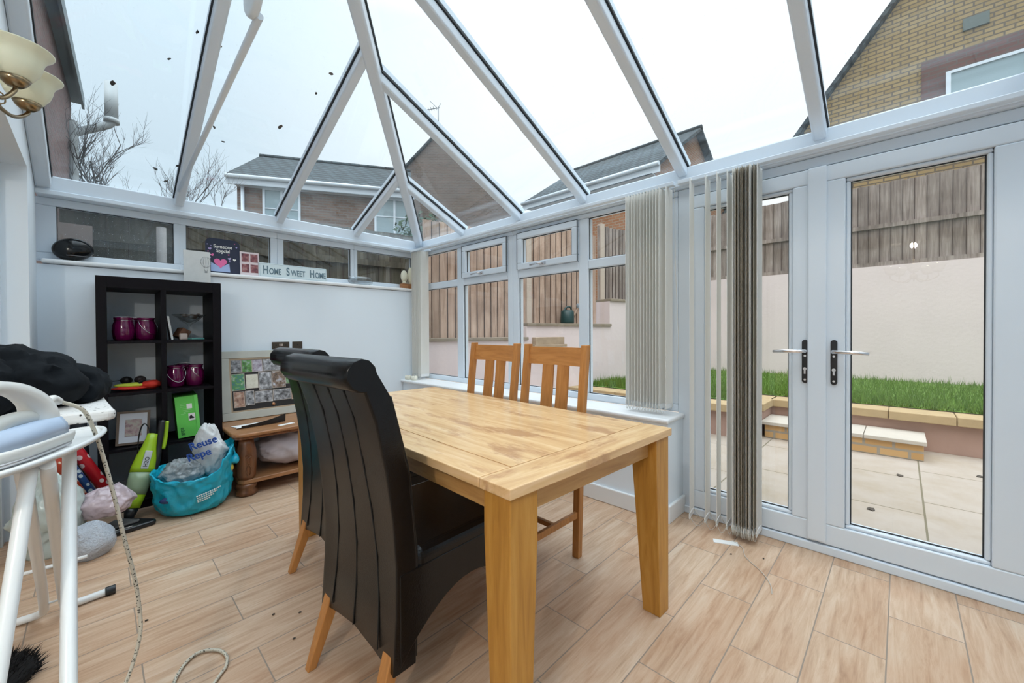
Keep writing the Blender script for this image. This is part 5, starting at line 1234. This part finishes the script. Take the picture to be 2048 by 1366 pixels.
# wall light with two glass shades
wlg=empty('wall_light',(-.245,1.50,2.2),0,'antique brass light with cream bell glass shades at the top left','light fitting')
MB().lathe([(0,0),(.05,0),(.055,.008),(.03,.02),(0,.022)],24,frameM((-.014,0,0),(0,1,0),(0,0,1))).build('back_plate',BRASS,wlg)
hub=Vector((.02,.0,-.43))
MB().tube(spline([(0,0,0),(.03,0,-.02),(.025,0,-.2),hub],6),.007,10).ball(hub,(.02,.02,.028),14,8).build('stem',BRASS,wlg)
def shade(c,i):
    cup=Vector(c)-Vector((-.245,1.50,2.2))
    k_=.68
    arm=MB().tube(spline([hub+Vector((0,0,-.005)),hub.lerp(cup,.35)+Vector((0,0,-.035)),hub.lerp(cup,.75)+Vector((0,0,-.06)),cup+Vector((0,0,-.028)),cup+Vector((0,0,-.008))],7),.0048,10)
    m_=hub.lerp(cup,.55)+Vector((0,0,-.052)); arm.ball(m_,.010,12,8)
    arm.tube(spline([m_,m_+Vector((.014,.014,.012)),m_+Vector((.012,.014,.032)),m_+Vector((-.0,.004,.036)),m_+Vector((-.010,-.008,.030))],6),.0018,6)
    arm.build('arm',BRASS,wlg)
    MB().lathe([(r*k_,z*k_) for r,z in [(0,-.028),(.02,-.026),(.034,-.012),(.042,.004),(.036,.006),(0,.004)]],24,Matrix.Translation(cup)).build('cup',BRASS,wlg)
    pr=[(r*k_,z*k_*1.25) for r,z in [(.03,.0),(.046,.008),(.064,.03),(.072,.05),(.076,.066),(.086,.082),(.102,.094),(.104,.097),(.099,.095),(.082,.084),(.071,.068),(.067,.05),(.058,.03),(.035,.012)]]
    MB().lathe(pr,36,Matrix.Translation(cup+Vector((0,0,.0)))).build('glass_shade',SHADE,wlg)
shade((-.137,1.62,1.795),0); shade((-.128,1.78,1.80),1)
# lit chandelier in the house room behind the camera (seen only as a reflection in the door glass)
ch=empty('chandelier',(-1.3,-.1,1.76),0,'brass chandelier with lit bulbs in the house room behind the camera','light fitting')
MB().tube([(0,0,.64),(0,0,0)],.008,8).ball((0,0,0),.035,14,8).build('stem',BRASS,ch)
bm_,nt_,pp_=newmat('lit_bulb'); pp_.inputs['Emission Color'].default_value=(1,.86,.62,1); pp_.inputs['Emission Strength'].default_value=25
for k in range(5):
    a=2*math.pi*k/5; q=Vector((.2*math.cos(a),.2*math.sin(a),.03))
    ar=MB().tube(spline([(0,0,0),(q.x*.5,q.y*.5,-.06),(q.x,q.y,-.02),q],6),.006,8).build('arm',BRASS,ch)
    MB().lathe([(.03,0),(.05,.03),(.06,.07),(.08,.09),(.076,.09),(.055,.07),(.045,.03),(.02,.002)],24,Matrix.Translation(q)).build('glass_shade',SHADE,ar)
    MB().ball(q+Vector((0,0,.07)),(.022,.022,.032),14,8).build('bulb',bm_,ar)
hl=bpy.data.lights.new('ceiling_lamp','POINT'); hl.energy=50; hl.color=(1,.93,.84); hl.shadow_soft_size=.03
ho=bpy.data.objects.new('ceiling_lamp',hl); COL.objects.link(ho); ho.location=(-1.3,-.1,2.12)

# ---- small outdoor and floor details
o=MB().tube([(0,0,0),(0,0,2.02)],.032,12).box(-.04,.04,.02,.05,1.2,1.26).build('downpipe',plain('pinkish_white_pipe',(.60,.54,.52),.5),loc=(.385,4.40,0)); tag(o,'pinkish white downpipe just outside the rain spattered strip window','drainpipe')
o=MB().box(-.24,.24,0,.2,0,2.0).build('garden_pier',PINK,loc=(-.25,4.62,0)); o.data.materials[0]=plain('pink_pier_render',(.42,.31,.27),.9,var=.1); tag(o,'pale pink rendered pier outside the left end of the strip windows','pier')
for i,(px,py,sz) in enumerate(((1448,624,0),(1800,951,.07),(1960,953,.06),(1742,1018,.06))):
    if sz==0: continue
    d=f2+r3*((px-1024)/805)-u3*((py-670.2)/805); o3=Vector((0,0,1.15)); q=o3+d*((GZ+.004-1.15)/d.z)
    b=MB(); k=9; b.prism([(sz*.6*math.cos(2*math.pi*j/k)*r9.uniform(.6,1.2),sz*.35*math.sin(2*math.pi*j/k)*r9.uniform(.6,1.3)) for j in range(k)],0,.006)
    o=b.build('fallen_leaf',LEAF,loc=(q.x,q.y,GZ+.001)); tag(o,('','dark curled leaf on the patio in front of the brick step','brown leaf on the patio at the right edge of the right door glass','small leaf in the patio joint nearest the right door')[i],'leaf')
for i,(px,py) in enumerate(((1462,1106),(1527,1115),(588,1274),(547,1226),(293,1238),(600,1222))):
    q=fl_(px,py); b=MB().ball((0,0,.003),(.006,.004,.003),8,5); o=b.build('crumb',LEAF,loc=(q.x,q.y,0)); tag(o,'tiny dark crumb on the wood effect floor tiles','crumb','crumbs scattered on the floor')
